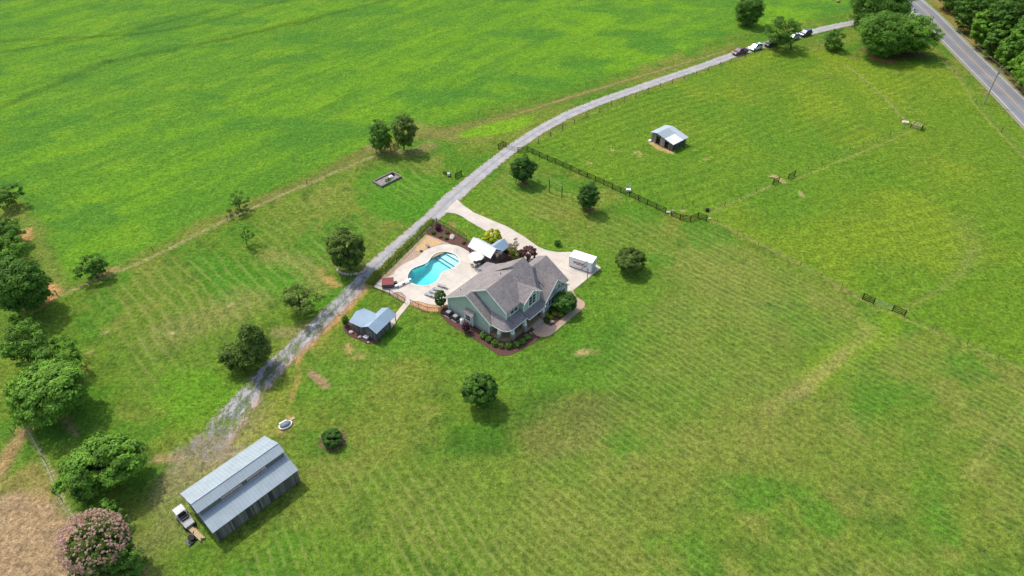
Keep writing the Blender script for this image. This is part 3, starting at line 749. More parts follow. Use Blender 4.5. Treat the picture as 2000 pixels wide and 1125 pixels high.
# entry steps: three treads across the shallow end, each with a dark tile nosing
def beyond(px1, px2, off=0.0):
    a = Vector(G(*px1)); c = Vector(G(*px2)); d = (c-a).normalized(); nn = Vector((-d.y, d.x))
    if nn.dot(ax) < 0: nn = -nn
    keep = []; q = inset(POOL, .02)
    for i in range(len(q)):
        p0 = Vector(q[i]); p1 = Vector(q[(i+1) % len(q)]); s0 = (p0-a).dot(nn)-off; s1 = (p1-a).dot(nn)-off
        if s0 >= 0: keep.append(tuple(p0))
        if s0*s1 < 0: keep.append(tuple(p0+(p1-p0)*(s0/(s0-s1))))
    cut = [k for k in keep if abs((Vector(k)-a).dot(nn)-off) < 1e-4]
    return keep, cut
for i, (l1, l2, zz) in enumerate((((874,496),(896,509),-.24), ((858,498),(891,519),-.50), ((852,500.5),(886.5,522.5),-.74))):
    k, cut = beyond(l1, l2); b = MB(); b.prism([(p[0]-pc[0], p[1]-pc[1]) for p in k], -1.3, zz-i*.001)
    b.build('step', simple('step plaster', (0.62, 0.80, 0.80), 0.8, var=.04), pool)
    b = MB(); b.beam(rel(cut[0], zz), rel(cut[1], zz), .13, .07); b.build('step_tile', simple('nosing tile', (0.015, 0.08, 0.13), 0.3), pool)
wm = NT('pool water'); t = wm.t
tr = wm.n('ShaderNodeBsdfTransparent'); gl = wm.n('ShaderNodeBsdfGlossy'); gl.inputs['Roughness'].default_value = 0.08
fr = wm.n('ShaderNodeFresnel'); fr.inputs[0].default_value = 1.33
bp = wm.n('ShaderNodeBump'); bp.inputs['Strength'].default_value = 0.25; bp.inputs['Distance'].default_value = 0.03
wm.link(wm.noise(wm.pos(), 3.0, 3), bp.inputs['Height']); wm.link(bp.outputs[0], gl.inputs['Normal']); wm.link(bp.outputs[0], fr.inputs['Normal'])
mx = wm.n('ShaderNodeMixShader'); wm.link(fr.outputs[0], mx.inputs[0]); wm.link(tr.outputs[0], mx.inputs[1]); wm.link(gl.outputs[0], mx.inputs[2])
wm.link(mx.outputs[0], wm.out.inputs[0])
va = wm.n('ShaderNodeVolumeAbsorption'); va.inputs['Color'].default_value = (0.05, 0.93, 0.95, 1); va.inputs['Density'].default_value = 0.36
wm.link(va.outputs[0], wm.out.inputs['Volume'])
b = MB(); b.prism([(p[0], p[1]) for p in inset(POOL, .02)], -2.7, -0.09)
w = b.build('water', wm.m); tag(w, kind='structure')
w.data.materials[0] = wm.m
bm = bmesh.new(); bm.from_mesh(w.data); bmesh.ops.triangulate(bm, faces=bm.faces[:]); bm.to_mesh(w.data); bm.free()

# ------------------------------------------------------------------ main house
# local frame: x runs along the main ridge, y = -v where v runs towards the front of the house
def H(u, v, z): return (u, -v, z)
house = thing('house', 'two storey sage green farmhouse with grey shingle roofs and wraparound corner porch', 'house', G(877, 607), math.radians(50))
def vprof(mb, u0, u1, prof, tint=1.0):
    mb.solid([H(u0, v, z) for v, z in prof], [H(u1, v, z) for v, z in prof], tint)
def uprof(mb, v0, v1, prof, tint=1.0):
    mb.solid([H(u, v0, z) for u, z in prof], [H(u, v1, z) for u, z in prof], tint)
def hbox(mb, u0, u1, v0, v1, z0, z1, tint=1.0): mb.box(u0, u1, -v1, -v0, z0, z1, tint)
zl = lambda v: 3.5+.645*v
zr = lambda v: 8.85-.68*(v-8.3)
T = .17
b = MB(); vprof(b, 1.6, 9.45, [(0, .5), (9.85, .5), (9.85, 3.25), (12.4, 3.25), (12.4, zr(12.4)-T), (8.3, zr(8.3)-T), (0, zl(0)-T)]); vprof(b, 9.45, 11.7, [(0, .5), (9.8, .5), (9.8, 4.6), (8.3, 7.2), (7.0, zl(7.0)-T), (0, zl(0)-T)])
b.build('wall', M['siding'], house)
b = MB(); vprof(b, 0, 1.6, [(0, .5), (9.85, .5), (9.85, 3.0), (4.95, 6.69-T), (0, zl(0)-T)]); b.build('wall', M['siding'], house)
b = MB(); uprof(b, 12.3, 13.3, [(5.2, 3.25), (9.45, 3.25), (9.45, 6.05), (7.35, 7.45), (5.2, 6.05)]); b.build('wall', M['siding'], house)
b = MB(); uprof(b, 9.8, 13.95, [(10.2, .5), (17.1, .5), (17.1, 2.95), (13.6, 6.25), (10.2, 2.9)]); b.build('wall', M['siding'], house)
b = MB(); vprof(b, 11.7, 17.0, [(6.9, .3), (13.8, .3), (13.8, 3.7), (8.85, 6.7), (6.9, 5.6)]); b.build('wall', M['siding'], house)
b = MB(); vprof(b, 8.75, 11.72, [(3.6, 5.5), (8.4, 8.0), (7.8, 8.98)]); b.build('wall', M['siding'], house)
b = MB(); hbox(b, -.05, 17.05, -.05, 9.9, -.05, .5); hbox(b, 10.1, 17.15, 9.9, 14.05, -.05, .5); hbox(b, 11.7, 17.05, 7, 13.9, -.05, .52)
b.build('foundation', M['found'], house)
# roofs
def rf(pts, name='roof', mat='shingle', t=T):
    b = MB(); b.slab([H(*p) for p in pts], t); return b.build(name, M[mat], house)
rf([(-.35, -.5, zl(-.5)), (8.7, -.5, zl(-.5)), (8.7, 8.3, zl(8.3)), (1.25, 8.3, zl(8.3)), (1.25, 4.95, zl(4.95)), (-.35, 4.95, zl(4.95))])
zc = lambda v: 6.69-.66*(v-4.95)
rf([(-.35, 4.95, zl(4.95)-.003), (-.35, 10.6, zc(10.6)), (1.59, 8.75, zc(8.75)), (1.59, 4.95, zl(4.95)-.003)])
b = MB()
b.slab([H(1.25, 8.3, 8.845), H(1.25, 12.75, zr(12.75)), H(9.5, 12.75, zr(12.75)), H(11.9, 9.75, zr(9.75)), H(11.9, 8.3, 8.845)], T)
b.build('roof', M['shingle'], house)
rf([(8.69, -.5, zl(-.5)), (12.0, -.5, zl(-.5)), (12.0, 3.4, zl(3.4)), (8.69, 3.4, zl(3.4))])
rf([(8.55, 3.3, zl(3.3)+.02), (12.0, 3.3, zl(3.3)+.02), (12.0, 7.8, 9.19), (8.55, 7.8, 9.19)])
rf([(8.55, 7.8, 9.187), (8.55, 8.32, 8.84), (12.0, 8.32, 8.84), (12.0, 7.8, 9.187)])
# front gable dormer
rf([(7.35, 9.6, 7.62), (7.35, 13.65, 7.62), (4.9, 13.65, 6.0), (4.9, 12.2, 6.0)])
rf([(7.35, 9.6, 7.617), (9.8, 12.2, 6.0), (9.8, 13.65, 6.0), (7.35, 13.65, 7.617)])
# right front gable and the warped valley between it and the main slope
b = MB()
P0, P1, P2, P3, P4, P5 = [H(11.9, 9.75, zr(9.75)-.01), ] and (H(11.9, 9.75, zr(9.75)-.01), H(9.5, 12.75, zr(12.75)-.01), H(9.45, 13.32, 4.0), H(10.25, 14.25, 3.05), H(13.6, 14.25, 6.42), H(13.6, 9.3, 6.44))
for tri in ((P0, P1, P5), (P1, P3, P5), (P3, P4, P5), (P1, P2, P3)): b.slab(list(tri), .15)
b.build('roof', M['shingle'], house)
rf([(13.6, 9.2, 6.44), (13.6, 14.25, 6.42), (17.4, 14.25, 2.75), (17.4, 9.2, 2.75)])
zd = lambda v: 6.93-.575*(v-8.85)
rf([(11.9, 8.85, 6.93), (11.9, 14.1, zd(14.1)), (17.3, 14.1, zd(14.1)), (17.3, 8.85, 6.93)])
rf([(11.9, 6.75, 5.75), (11.9, 8.85, 6.927), (17.3, 8.85, 6.927), (17.3, 6.75, 5.75)])
# porch roofs
PZ, PE = 4.2, 2.98
b = MB()
b.slab([H(1.6, 8.75, PZ), H(-.12, 10.5, PE), H(-.12, 12.4, PE), H(1.6, 12.4, PZ)], .13)
arc = [(1.6-1.72*math.cos(k*math.pi/16), 12.4+1.72*math.sin(k*math.pi/16)) for k in range(9)]
for i in range(8): b.slab([H(1.6, 12.4, PZ), H(*arc[i], PE), H(*arc[i+1], PE)], .13)
b.slab([H(1.6, 12.4, PZ), H(1.6, 14.12, PE), H(5.2, 14.12, PE), H(5.2, 12.4, PZ)], .13)
b.slab([H(5.2, 12.4, PZ+.02), H(5.2, 14.6, 2.86), H(9.75, 14.6, 2.86), H(10.2, 13.2, 3.72), H(9.75, 12.4, PZ+.02)], .13)
b.build('porch_roof', M['shingle'], house)
b = MB(); e = [(-.12, 10.5)]+arc+[(5.2, 14.12)]
for i in range(len(e)-1): b.beam(H(*e[i], PE-.1), H(*e[i+1], PE-.1), .1, .17)
b.beam(H(5.2, 14.62, 2.76), H(9.8, 14.62, 2.76), .1, .18); b.beam(H(5.2, 14.12, PE-.1), H(5.2, 14.62, 2.76), .1, .17)
b.beam(H(9.8, 14.62, 2.76), H(10.2, 13.9, 2.9), .09, .17)
b.build('gutter', M['trim'], house)
# pool side porch
b = MB(); b.slab([H(9.9, -1.95, 2.75), H(12.7, -1.95, 2.75), H(12.7, .2, 3.4), H(9.9, .2, 3.4)], .13); b.build('porch_roof', M['shingle'], house)
each(house, 'post', M['trim'], [(9.95, 10.08, 1.8, 1.93, .1, 2.65), (12.5, 12.62, 1.8, 1.93, .1, 2.65)])
# bargeboards and corner boards
def rake(a, c, w=.06, h=.2): MB().beam(H(a[0], a[1], a[2]-.12), H(c[0], c[1], c[2]-.12), w, h).build('bargeboard', M['trim'], house)
rake((-.37, -.5, zl(-.5)), (-.37, 4.95, zl(4.95))); rake((-.37, 4.95, zl(4.95)), (-.37, 10.6, zc(10.6)))
rake((1.22, 4.95, zl(4.95)), (1.22, 8.3, 8.85)); rake((1.22, 8.3, 8.85), (1.22, 12.78, zr(12.75)))
rake((4.88, 13.68, 6.0), (7.35, 13.68, 7.62)); rake((7.35, 13.68, 7.62), (9.82, 13.68, 6.0))
rake((10.22, 14.28, 3.03), (13.6, 14.28, 6.42)); rake((13.6, 14.28, 6.42), (17.42, 14.28, 2.75))
rake((-.35, -.53, zl(-.5)), (8.7, -.53, zl(-.5)), .07, .16)
for u, v, z0, z1 in ((-.02, -.02, .5, 3.3), (-.02, 9.87, .5, 2.95), (1.58, 12.42, 4.0, zr(12.4)-.2), (5.18, 13.32, 4.0, 6.0), (9.47, 13.32, 3.8, 6.0), (17.12, 13.97, .5, 2.9)):
    MB().box(u-.07, u+.07, -v-.07, -v+.07, z0, z1).build('corner_board', M['trim'], house)
def window(face, a, c0, z0, w, h, cols=1, rows=2, parent=house, fm='trim', flat=.0):
    """face 'u-' looks to -u, 'v+' looks to +v; a = plane coordinate, c0 = centre along the wall"""
    f = MB(); g = MB(); s = MB()
    def bx(mb, p0, p1, q0, q1, d0, d1):
        if face == 'u-': mb.box(a-d1, a-d0, -(c0+p1), -(c0+p0), z0+q0, z0+q1)
        else: mb.box(c0+p0, c0+p1, -(a+d1), -(a+d0), z0+q0, z0+q1)
    bx(g, -w/2, w/2, 0, h, .01, .03)
    for p0, p1, q0, q1 in ((-w/2-.17, -w/2+.03, -.16, h+.16), (w/2-.03, w/2+.17, -.16, h+.16), (-w/2+.03, w/2-.03, -.16, .04), (-w/2+.03, w/2-.03, h-.04, h+.16)): bx(f, p0, p1, q0, q1, .0, .08)
    for i in range(1, cols): bx(f, -w/2+w*i/cols-.05, -w/2+w*i/cols+.05, .04, h-.04, .03, .07)
    for j in range(1, rows): bx(f, -w/2+.03, w/2-.03, h*j/rows-.025, h*j/rows+.025, .032, .062)
    fr = f.build('window', M[fm], parent); g.build('pane', M['glass'], fr)
window('v+', 12.4, 3.6, 4.42, 2.0, 1.3, 2, 2); window('v+', 13.3, 7.5, 4.2, 1.9, 2.0, 2, 3)
window('v+', 13.95, 14.4, 3.5, .9, 1.15, 1, 2); window('v+', 13.95, 15.9, 1.3, 1.0, 1.3, 1, 2); window('v+', 13.95, 12.2, 1.3, 1.5, 1.4, 2, 2)
window('v+', 9.85, 3.4, 1.3, 1.0, 1.3); window('v+', 9.85, 8.6, 1.3, 1.4, 1.3, 2)
# side bay with its own little roof
b = MB(); b.box(-.62, 0, -6.5, -4.75, .5, 3.1); b.build('bay', M['siding'], house)
b = MB(); b.slab([(-1.0, -6.75, 2.95), (-1.0, -4.5, 2.95), (0, -4.5, 3.65), (0, -6.75, 3.65)][::-1], .1); b.build('bay_roof', M['shingle'], house)
window('u-', -.62, 5.45, 1.35, 1.25, 1.2, 1, 2)
each(house, 'corner_board', M['trim'], [(-.66, -.56, -6.54, -6.42, .5, 2.9), (-.66, -.56, -4.82, -4.72, .5, 2.9)])
# porch floor, front door, steps, columns
b = MB(); fl = [(0.05, 9.88)]+[(1.6-1.5*math.cos(k*math.pi/16), 12.4+1.5*math.sin(k*math.pi/16)) for k in range(9)]+[(4.9, 13.9), (4.9, 14.35), (10.15, 14.35), (10.15, 9.88)]
b.prism([(u, -v) for u, v in fl], .35, .55); b.build('porch_floor', M['porch_wood'], house)
b = MB(); b.prism([(u*.985+.03, -v*.998) for u, v in fl], -.05, .35); b.build('porch_skirt', M['found'], house)
b = MB()
STEPM = simple('stone step', (0.42, 0.36, 0.27), 0.85, var=.2)
for i in range(2): MB().box(6.2, 9.0, -(14.35+.32*(i+1)), -(14.35+.32*i), -.02, .38-.17*i).build('step', STEPM, house)
dr = MB(); dr.box(5.9, 6.9, -9.93, -9.86, .55, 2.65); dd_ = dr.build('door', simple('door paint', (0.16, 0.06, 0.035), 0.5), house)
MB().box(6.78, 6.84, -9.98, -9.93, 1.5, 1.6).build('handle', M['galv'], dd_)
for u, v in ((.32, 11.9), (1.75, 13.7), (4.75, 13.95), (9.55, 14.2)):
    c_ = MB(); c_.solid([(u+a*.29, -v+e*.29, 1.45) for a, e in ((-1,-1),(1,-1),(1,1),(-1,1))], [(u+a*.15, -v+e*.15, 2.9) for a, e in ((-1,-1),(1,-1),(1,1),(-1,1))])
    col = c_.build('column', M['trim'], house)
    k = MB(); k.box(u-.33, u+.33, -v-.33, -v+.33, -.02, 1.40); k.box(u-.38, u+.38, -v-.38, -v+.38, 1.40, 1.47); k.build('column_base', M['found'], col)
# roof vents
b = MB(); b.tube([H(6.9, 6.6, zl(6.6)-.05), H(6.9, 6.6, zl(6.6)+.35)], .07).build('vent_pipe', M['dgrey'], house); b = MB(); b.tube([H(2.1, 1.2, zl(1.2)-.05), H(2.1, 1.2, zl(1.2)+.3)], .06).build('vent_pipe', M['dgrey'], house)
b = MB(); b.tube([H(8.0, 9.6, zr(9.6)-.1), H(8.0, 9.6, zr(9.6)+.3)], .06); b.build('vent_pipe', M['dgrey'], house)

def W(o, rz, u, v, z=0):
    c, s = math.cos(rz), math.sin(rz); return (o[0]+u*c+v*s, o[1]+u*s-v*c, z)
HO = G(877, 607); HR = math.radians(50)
# air conditioners and tank against the left wall
def ac(loc, label):
    t = thing('air_conditioner', label, 'air conditioner', loc, HR, 'air conditioning units beside the house')
    b = MB(); b.box(-.45, .45, -.45, .45, .1, 1.0)
    for k in range(9): b.box(-.47, .47, -.47, .47, .15+.09*k, .18+.09*k)
    b.build('cabinet', M['dgrey'], t)
    b = MB(); b.lathe([(.40, 1.0), (.40, 1.05), (.30, 1.07), (.05, 1.07)], n=16); b.build('fan_guard', M['grey'], t)
    MB().box(-.55, .55, -.55, .55, .02, .1).build('base_pad', M['deck'], t)
ac(W(HO, HR, -.95, .9), 'dark grey air conditioner nearest the round topped shrub at the pool end of the house')
ac(W(HO, HR, -.95, 2.6), 'dark grey air conditioner between the other unit and the white tank')
t = thing('propane_tank', 'white upright propane tank standing by the green side wall', 'gas tank', W(HO, HR, -1.0, 4.3))
MB().lathe([(.18, 0.02), (.38, .12), (.40, .25), (.40, 1.05), (.30, 1.28), (.14, 1.34)], n=20).build('tank_body', M['white'], t, True)
MB().lathe([(.13, 1.34), (.13, 1.5), (.02, 1.52)], n=12).build('valve_dome', M['grey'], t)
tag(MB().box(-.5, .25, -.16, .16, .02, .3).build('junction_box', M['grey'], None, loc=W(HO, HR, -.35, 8.6, 0), rz=HR), 'small grey utility box low on the mulch by the house corner', 'utility box')

# ------------------------------------------------------------------ barn with raised centre roof
BO = G(351.7, 964, 3.0); BR = math.radians(47.6); BL = 13.0
barn = thing('barn', 'long weathered board barn with pale blue metal roof and raised middle section', 'barn', BO, BR)
def ribs(mb, a, b_, c, d, n, h=.035, tint=.86):
    """raised seams on the quad a-b (eave) to d-c (top)"""
    A, B_, C_, D_ = [Vector(p) for p in (a, b_, c, d)]
    for i in range(n+1):
        t = i/n; p = A.lerp(B_, t); q = D_.lerp(C_, t); mb.beam(p+Vector((0, 0, h/2)), q+Vector((0, 0, h/2)), .05, h, tint)
def mroof(parent, pts, n, mat='barn_roof', name='roof', t=.07, tints=None, rib=.95):
    b = MB(); b.slab(pts, t); ribs(b, pts[0], pts[1], pts[2], pts[3], n, tint=rib); return b.build(name, M[mat], parent)
mroof(barn, [H(0, 0, 3), H(BL, 0, 3), H(BL, 3.4, 4.62), H(0, 3.4, 4.62)][::1], 26)
mroof(barn, [H(-.1, 2.9, 4.62), H(BL-.05, 2.9, 4.62), H(BL-.05, 4.55, 5.42), H(-.1, 4.55, 5.42)], 26)
mroof(barn, [H(-.1, 4.55, 5.418), H(BL-.05, 4.55, 5.418), H(BL-.05, 5.9, 4.74), H(-.1, 5.9, 4.74)], 26)
mroof(barn, [H(0, 5.35, 4.02), H(BL, 5.35, 4.02), H(BL, 8.5, 2.85), H(0, 8.5, 2.85)], 26)
MB().beam(H(-.1, 4.55, 5.44), H(BL-.05, 4.55, 5.44), .16, .05).build('ridge_cap', M['barn_roof'], barn)
rb = random.Random(3)
b = MB()
k = .25
while k < BL-.2:
    w_ = rb.uniform(.16, .26); b.box(k, k+w_-.025, -8.16+rb.uniform(-.01, .01), -8.12, .03, 2.82, rb.uniform(.45, 1.5)); k += w_
v = .35
while v < 8.1:
    w_ = rb.uniform(.16, .26); top = min(3+v*.47, 4.6) if v < 4.6 else min(4.02-(v-5.35)*.37, 4.0)
    for u in (.25, BL-.3): b.box(u, u+.04, -v-w_+.025, -v, .03, top-.1, rb.uniform(.45, 1.5))
    v += w_
k = .25
while k < BL-.2:
    w_ = rb.uniform(.16, .26); b.box(k, k+w_-.025, -.4, -.36, .03, 2.95, rb.uniform(.45, 1.5)) if not (2 < k < 6) else None; k += w_
b.build('board_wall', M['barnwood'], barn)
b = MB(); b.box(.3, BL-.35, -8.1, -.45, .0, .05); b.box(.32, BL-.37, -8.06, -8.04, .05, 2.8); b.build('interior', M['dark'], barn)
b = MB(); b.box(.2, BL-.3, -5.84, -5.76, 3.7, 4.68); b.build('clerestory_wall', simple('clerestory board', (0.19, 0.17, 0.16), 0.9), barn)
for u0, L_ in ((3.1, 3.0), (6.9, 2.9)):
    f = MB(); g = MB()
    f.box(u0, u0+L_, -6.02, -5.85, 3.86, 3.95); f.box(u0, u0+L_, -6.02, -5.85, 4.46, 4.54)
    k = int(L_/.2)
    for i in range(k+1): f.beam((u0+i*L_/k, -6.06, 3.95), (u0+min((i+.5), k)*L_/k, -6.0, 4.46), .07)
    fr = f.build('window', simple('weathered pinkish frame', (0.62, 0.50, 0.45), 0.7), barn); g.box(u0, u0+L_, -5.88, -5.86, 3.95, 4.46); g.build('pane', M['glass'], fr)

def BW(u, v, z=0): return W(BO, BR, u, v, z)
# things kept around the barn
t = thing('utility_cart', 'white topped utility cart with dark seats parked at the near end of the barn', 'utility cart', BW(-1.15, 1.75), BR)
b = MB(); b.box(-.75, .65, -.95, .7, .45, .85); b.box(-.7, .6, -1.9, -.95, .5, .8); b.build('body', M['grey'], t)
MB().box(-.7, .6, -.1, 1.1, 1.82, 1.9).build('canopy', simple('dull white canopy', (.55, .56, .57), .6, var=.2), t)
each(t, 'seat', M['black'], [(-.55, .45, y, y+.4, .85, 1.1) for y in (-.75, .1)])
each(t, 'canopy_post', M['dgrey'], [(x-.03, x+.03, y-.03, y+.03, .8, 1.84) for x in (-.7, .6) for y in (-.15, 1.05)])
for x in (-.75, .65):
    for y in (-1.45, .45): MB().tube([(x-.09, y, .3), (x+.09, y, .3)], .3, 14).build('wheel', M['rubber'], t)
for i, (u, v, rz, lab) in enumerate(((-.95, 4.0, .08, 'pile of pale sawn lumber lying against the near end wall of the barn'),)):
    t = thing('lumber_pile', lab, 'lumber', BW(u, v+.6), BR+rz)
    for j in range(7):
        b = MB(); y0 = rb.uniform(-.2, .2); b.box(-.62+.2*(j % 4), -.46+.2*(j % 4), -1.7+y0, 1.6+y0, .05+.2*(j//4), .2+.2*(j//4), rb.uniform(.6, 1.3)); b.build('plank', M['tan_wood'], t)
t = thing('scrap_heap', 'small heap of black tyres and scrap in the grass beside the lumber', 'scrap heap', BW(-2.0, 5.3), BR)
for j in range(4):
    q_ = ((-.3, -.3, .12), (.35, -.1, .12), (0, .5, .12), (.05, 0, .36))[j]; MB().lathe([(.2, -.1), (.34, -.09), (.36, 0), (.34, .09), (.2, .1)], q_, 14).build('tyre', M['rubber'], t)
b = MB(); b.box(-.8, -.5, -.6, .5, .02, .2); b.beam((-.6, -.5, .1), (.7, .7, .5), .08); b.build('scrap_bar', M['dgrey'], t)
t = thing('flat_trailer', 'white framed empty trailer half under the left barn eave', 'trailer', BW(3.3, -.25), BR)
b = MB(); [b.beam(p_, q_, .12, .14) for p_, q_ in (((-1, -.55, .6), (1, -.55, .6)), ((-1, .75, .6), (1, .75, .6)), ((-1, -.55, .6), (-1, .75, .6)), ((1, -.55, .6), (1, .75, .6)), ((-1, .1, .6), (-1.7, .1, .5)))]; b.build('frame', M['white'], t)
MB().box(-.93, .93, -.48, .68, .5, .56).build('bed', M['grey_wood'], t)
for y in (-.7, .9): MB().tube([(0, y-.08, .3), (0, y+.08, .3)], .3, 12).build('wheel', M['rubber'], t)
t = thing('black_drum', 'round black drum lying beside the barn eave behind the white trailer', 'drum', BW(4.9, -.3, .36), BR)
MB().tube([(-.5, 0, 0), (.5, 0, 0)], .36, 16).build('drum_body', M['rubber'], t, False)
MB().tube([(.5, 0, 0), (.55, 0, 0)], .28, 16).build('lid', M['grey'], t)
t = thing('cooler_cart', 'teal plastic cart with a white lid beside the barn wall', 'cart', BW(8.1, -.45), BR)
b = MB(); b.box(-.8, -.15, -.3, .4, .3, .95); b.build('bin', M['teal'], t); MB().box(-.1, .65, -.28, .38, .75, .9).build('lid', M['white'], t)
b = MB(); b.box(-.1, .6, -.25, .35, .3, .74); b.build('box', M['dgrey'], t)
for x in (-.5, .35): MB().tube([(x, -.38, .18), (x, .46, .18)], .18, 10).build('wheel', M['rubber'], t)
tag(MB().box(-.25, .2, -.2, .2, 0, .7).box(-.5, -.3, -.15, .15, 0, .4).build('crate', M['grey_wood'], None, loc=BW(11.9, -.4), rz=BR), 'small weathered crate by the far end of the left barn eave', 'crate')

# ------------------------------------------------------------------ garden shed (L plan)
SO = G(660+780/10.23, 580+880/10.23); SR = math.radians(60)
shed = thing('garden_shed', 'dark board garden shed with L shaped pale blue metal roof beside the gravel lane', 'shed', SO, SR)
mroof(shed, [H(-.35, .55, 2.25), H(5.25, .55, 2.25), H(5.25, -1.15, 3.2), H(-.35, -1.15, 3.2)], 12, 'shed_roof')
mroof(shed, [H(5.25, -2.8, 2.3), H(-.35, -2.8, 2.3), H(-.35, -1.15, 3.197), H(5.25, -1.15, 3.197)], 12, 'shed_roof')
mroof(shed, [H(-.4, -5.5, 2.3), H(-.4, -2.6, 2.3), H(1.7, -1.3, 3.15), H(1.7, -5.5, 3.15)], 9, 'shed_roof')
mroof(shed, [H(3.75, -2.3, 2.25), H(3.75, -5.5, 2.25), H(1.7, -5.5, 3.148), H(1.7, -1.3, 3.148)], 9, 'shed_roof')
b = MB()
def boards(mb, p, q, z0, tops, mat_t=(.5, 1.5)):
    a = Vector(p); c = Vector(q); d = c-a; L_ = d.length; d /= L_; k = 0
    while k < L_-.02:
        w_ = min(rb.uniform(.14, .24), L_-k); t0 = (k+w_/2)/L_; z1 = tops(t0); e = a+d*k; f_ = a+d*(k+w_-.02)
        mb.beam((e.x, e.y, (z0+z1)/2), (f_.x, f_.y, (z0+z1)/2), .05, z1-z0, rb.uniform(*mat_t)); k += w_
gab = lambda a, c: (lambda t: a+(c-a)*(1-abs(2*t-1)))
boards(b, (0, 0), (4, 0), .02, lambda t: 2.3); boards(b, (0, 0), (0, 2.4), .02, gab(2.25, 3.0)); boards(b, (0, 2.4), (0, 5.25), .02, lambda t: 2.2)
boards(b, (0, 5.25), (3.5, 5.25), .02, gab(2.2, 3.0)); boards(b, (3.5, 5.25), (3.5, 2.6), .02, lambda t: 2.2); boards(b, (4, 0), (4, 2.5), .02, gab(2.25, 3.0)); boards(b, (4, 2.5), (3.5, 2.5), .02, lambda t: 2.2)
b.build('board_wall', M['barnwood'], shed)
MB().box(4.05, 5.2, -.1, 2.5, .0, .12).build('porch_slab', M['path'], shed)
each(shed, 'post', M['post_wood'], [(x-.05, x+.05, y-.05, y+.05, .1, 2.25) for x, y in ((5.1, -.3), (5.1, 2.5))])
for kw in (dict(face='v+', a=.03, c0=1.9, z0=1.2, w=.55, h=.6), dict(face='u-', a=-.03, c0=-4.3, z0=1.2, w=.5, h=.45), dict(face='u-', a=-.03, c0=-1.2, z0=.9, w=.6, h=.8)): window(**kw, parent=shed, fm='grey_wood')
MB().box(4.03, 4.08, .7, 1.6, .12, 2.0).build('door', simple('pale door', (0.5, 0.42, 0.3), 0.7), shed)
def rock(loc, r, lab, seed, group=None, mat='stone', sq=.65):
    o = MB().blob((0, 0, r*sq*.6), (r, r*.8, r*sq), seed, 9, 6, .2).build('boulder', M[mat], None, loc=(loc[0], loc[1], loc[2] if len(loc) > 2 else 0), rz=seed)
    return tag(o, lab, 'boulder', group)
Q7 = lambda x, y, z=0: (*G(660+x/10.23, 580+y/10.23, z), z)
rock(Q7(275, 715), .45, 'pale boulder at the left end of the shed bed', 3)
rock(Q7(445, 810), .40, 'round tan boulder in the shed bed left of the white box', 4)
rock(Q7(610, 915), .25, 'small flat pale stone at the front of the shed bed', 5)
t = thing('storage_box', 'small white storage box standing in the mulch against the shed', 'box', Q7(560, 830), SR)
MB().box(-.3, .3, -.5, .35, .02, .45).build('box_body', M['grey'], t); MB().box(-.33, .33, -.53, .38, .45, .55).build('lid', M['white'], t)

# ------------------------------------------------------------------ pasture run-in shed
RO = G(1250+775/12.5, 230+810/12.5); RR = math.radians(40.5)
run = thing('run_in_shed', 'small open fronted horse shed with patchwork metal roof in the pasture', 'shed', RO, RR)
rz_ = lambda v: 3.0+.19*(-5-v) if v > -5 else 3.0+.25*(v+5)
mroof(run, [H(5.5, -7.1, rz_(-7.1)), H(-.35, -7.1, rz_(-7.1)), H(-.35, -5, 3), H(5.5, -5, 3)], 9, 'pale_roof')
mroof(run, [H(-.35, -2.35, rz_(-2.35)), H(4.0, -2.35, rz_(-2.35)), H(4.0, -5, 2.997), H(-.35, -5, 2.997)], 7, 'barn_roof')
mroof(run, [H(-.4, .45, rz_(.45)+.03), H(3.4, .45, rz_(.45)+.03), H(3.4, -2.4, rz_(-2.4)+.04), H(-.4, -2.4, rz_(-2.4)+.04)], 7, 'white_roof')
mroof(run, [H(3.4, .4, rz_(.4)), H(5.6, .4, rz_(.4)), H(5.6, -5, 2.99), H(3.4, -5, 2.99)], 4, 'pale_roof')
b = MB()
R_top = lambda v: rz_(v)-.1
boards(b, (0, 0), (5.2, 0), .02, lambda t: 1.95, (.3, 1.0)); boards(b, (5.2, 0), (5.2, 6.6), .02, lambda t: R_top(-6.6*t)); boards(b, (0, 6.6), (5.2, 6.6), .02, lambda t: 2.5)
boards(b, (0, 5.3), (0, 6.6), .02, lambda t: 2.6, (1, 2.2)); boards(b, (0, 2.5), (0, 3.9), .02, lambda t: 2.4, (1.2, 2.4)); boards(b, (0, 0), (0, 1.1), .02, lambda t: 1.95, (.5, 1.1))
boards(b, (0, 3.9), (0, 5.3), 2.1, lambda t: 2.75); boards(b, (0, 1.1), (0, 2.5), 1.75, lambda t: 2.2)
b.build('board_wall', M['barnwood'], run)
each(run, 'post', M['grey_wood'], [(-.06, .08, y, y+.12, 0, 2.0) for y in (0, 1.1, 2.45, 3.85, 5.25, 6.5)]); MB().beam((-.02, 1.1, .9), (-.02, 1.9, .9), .06).build('rail', M['grey_wood'], run)
MB().box(.2, 5.0, .1, 6.5, .005, .03).build('floor', simple('shed dirt', (0.12, 0.08, 0.05), 0.95), run)
tag(MB().box(-.45, .45, -.3, .3, 0, .28).box(-.38, .38, -.23, .23, .281, .3).build('water_trough', M['white'], None, loc=(*G(1269.5, 275.5), 0), rz=RR), 'small white tub on the bare ground at the left of the run-in shed', 'trough')

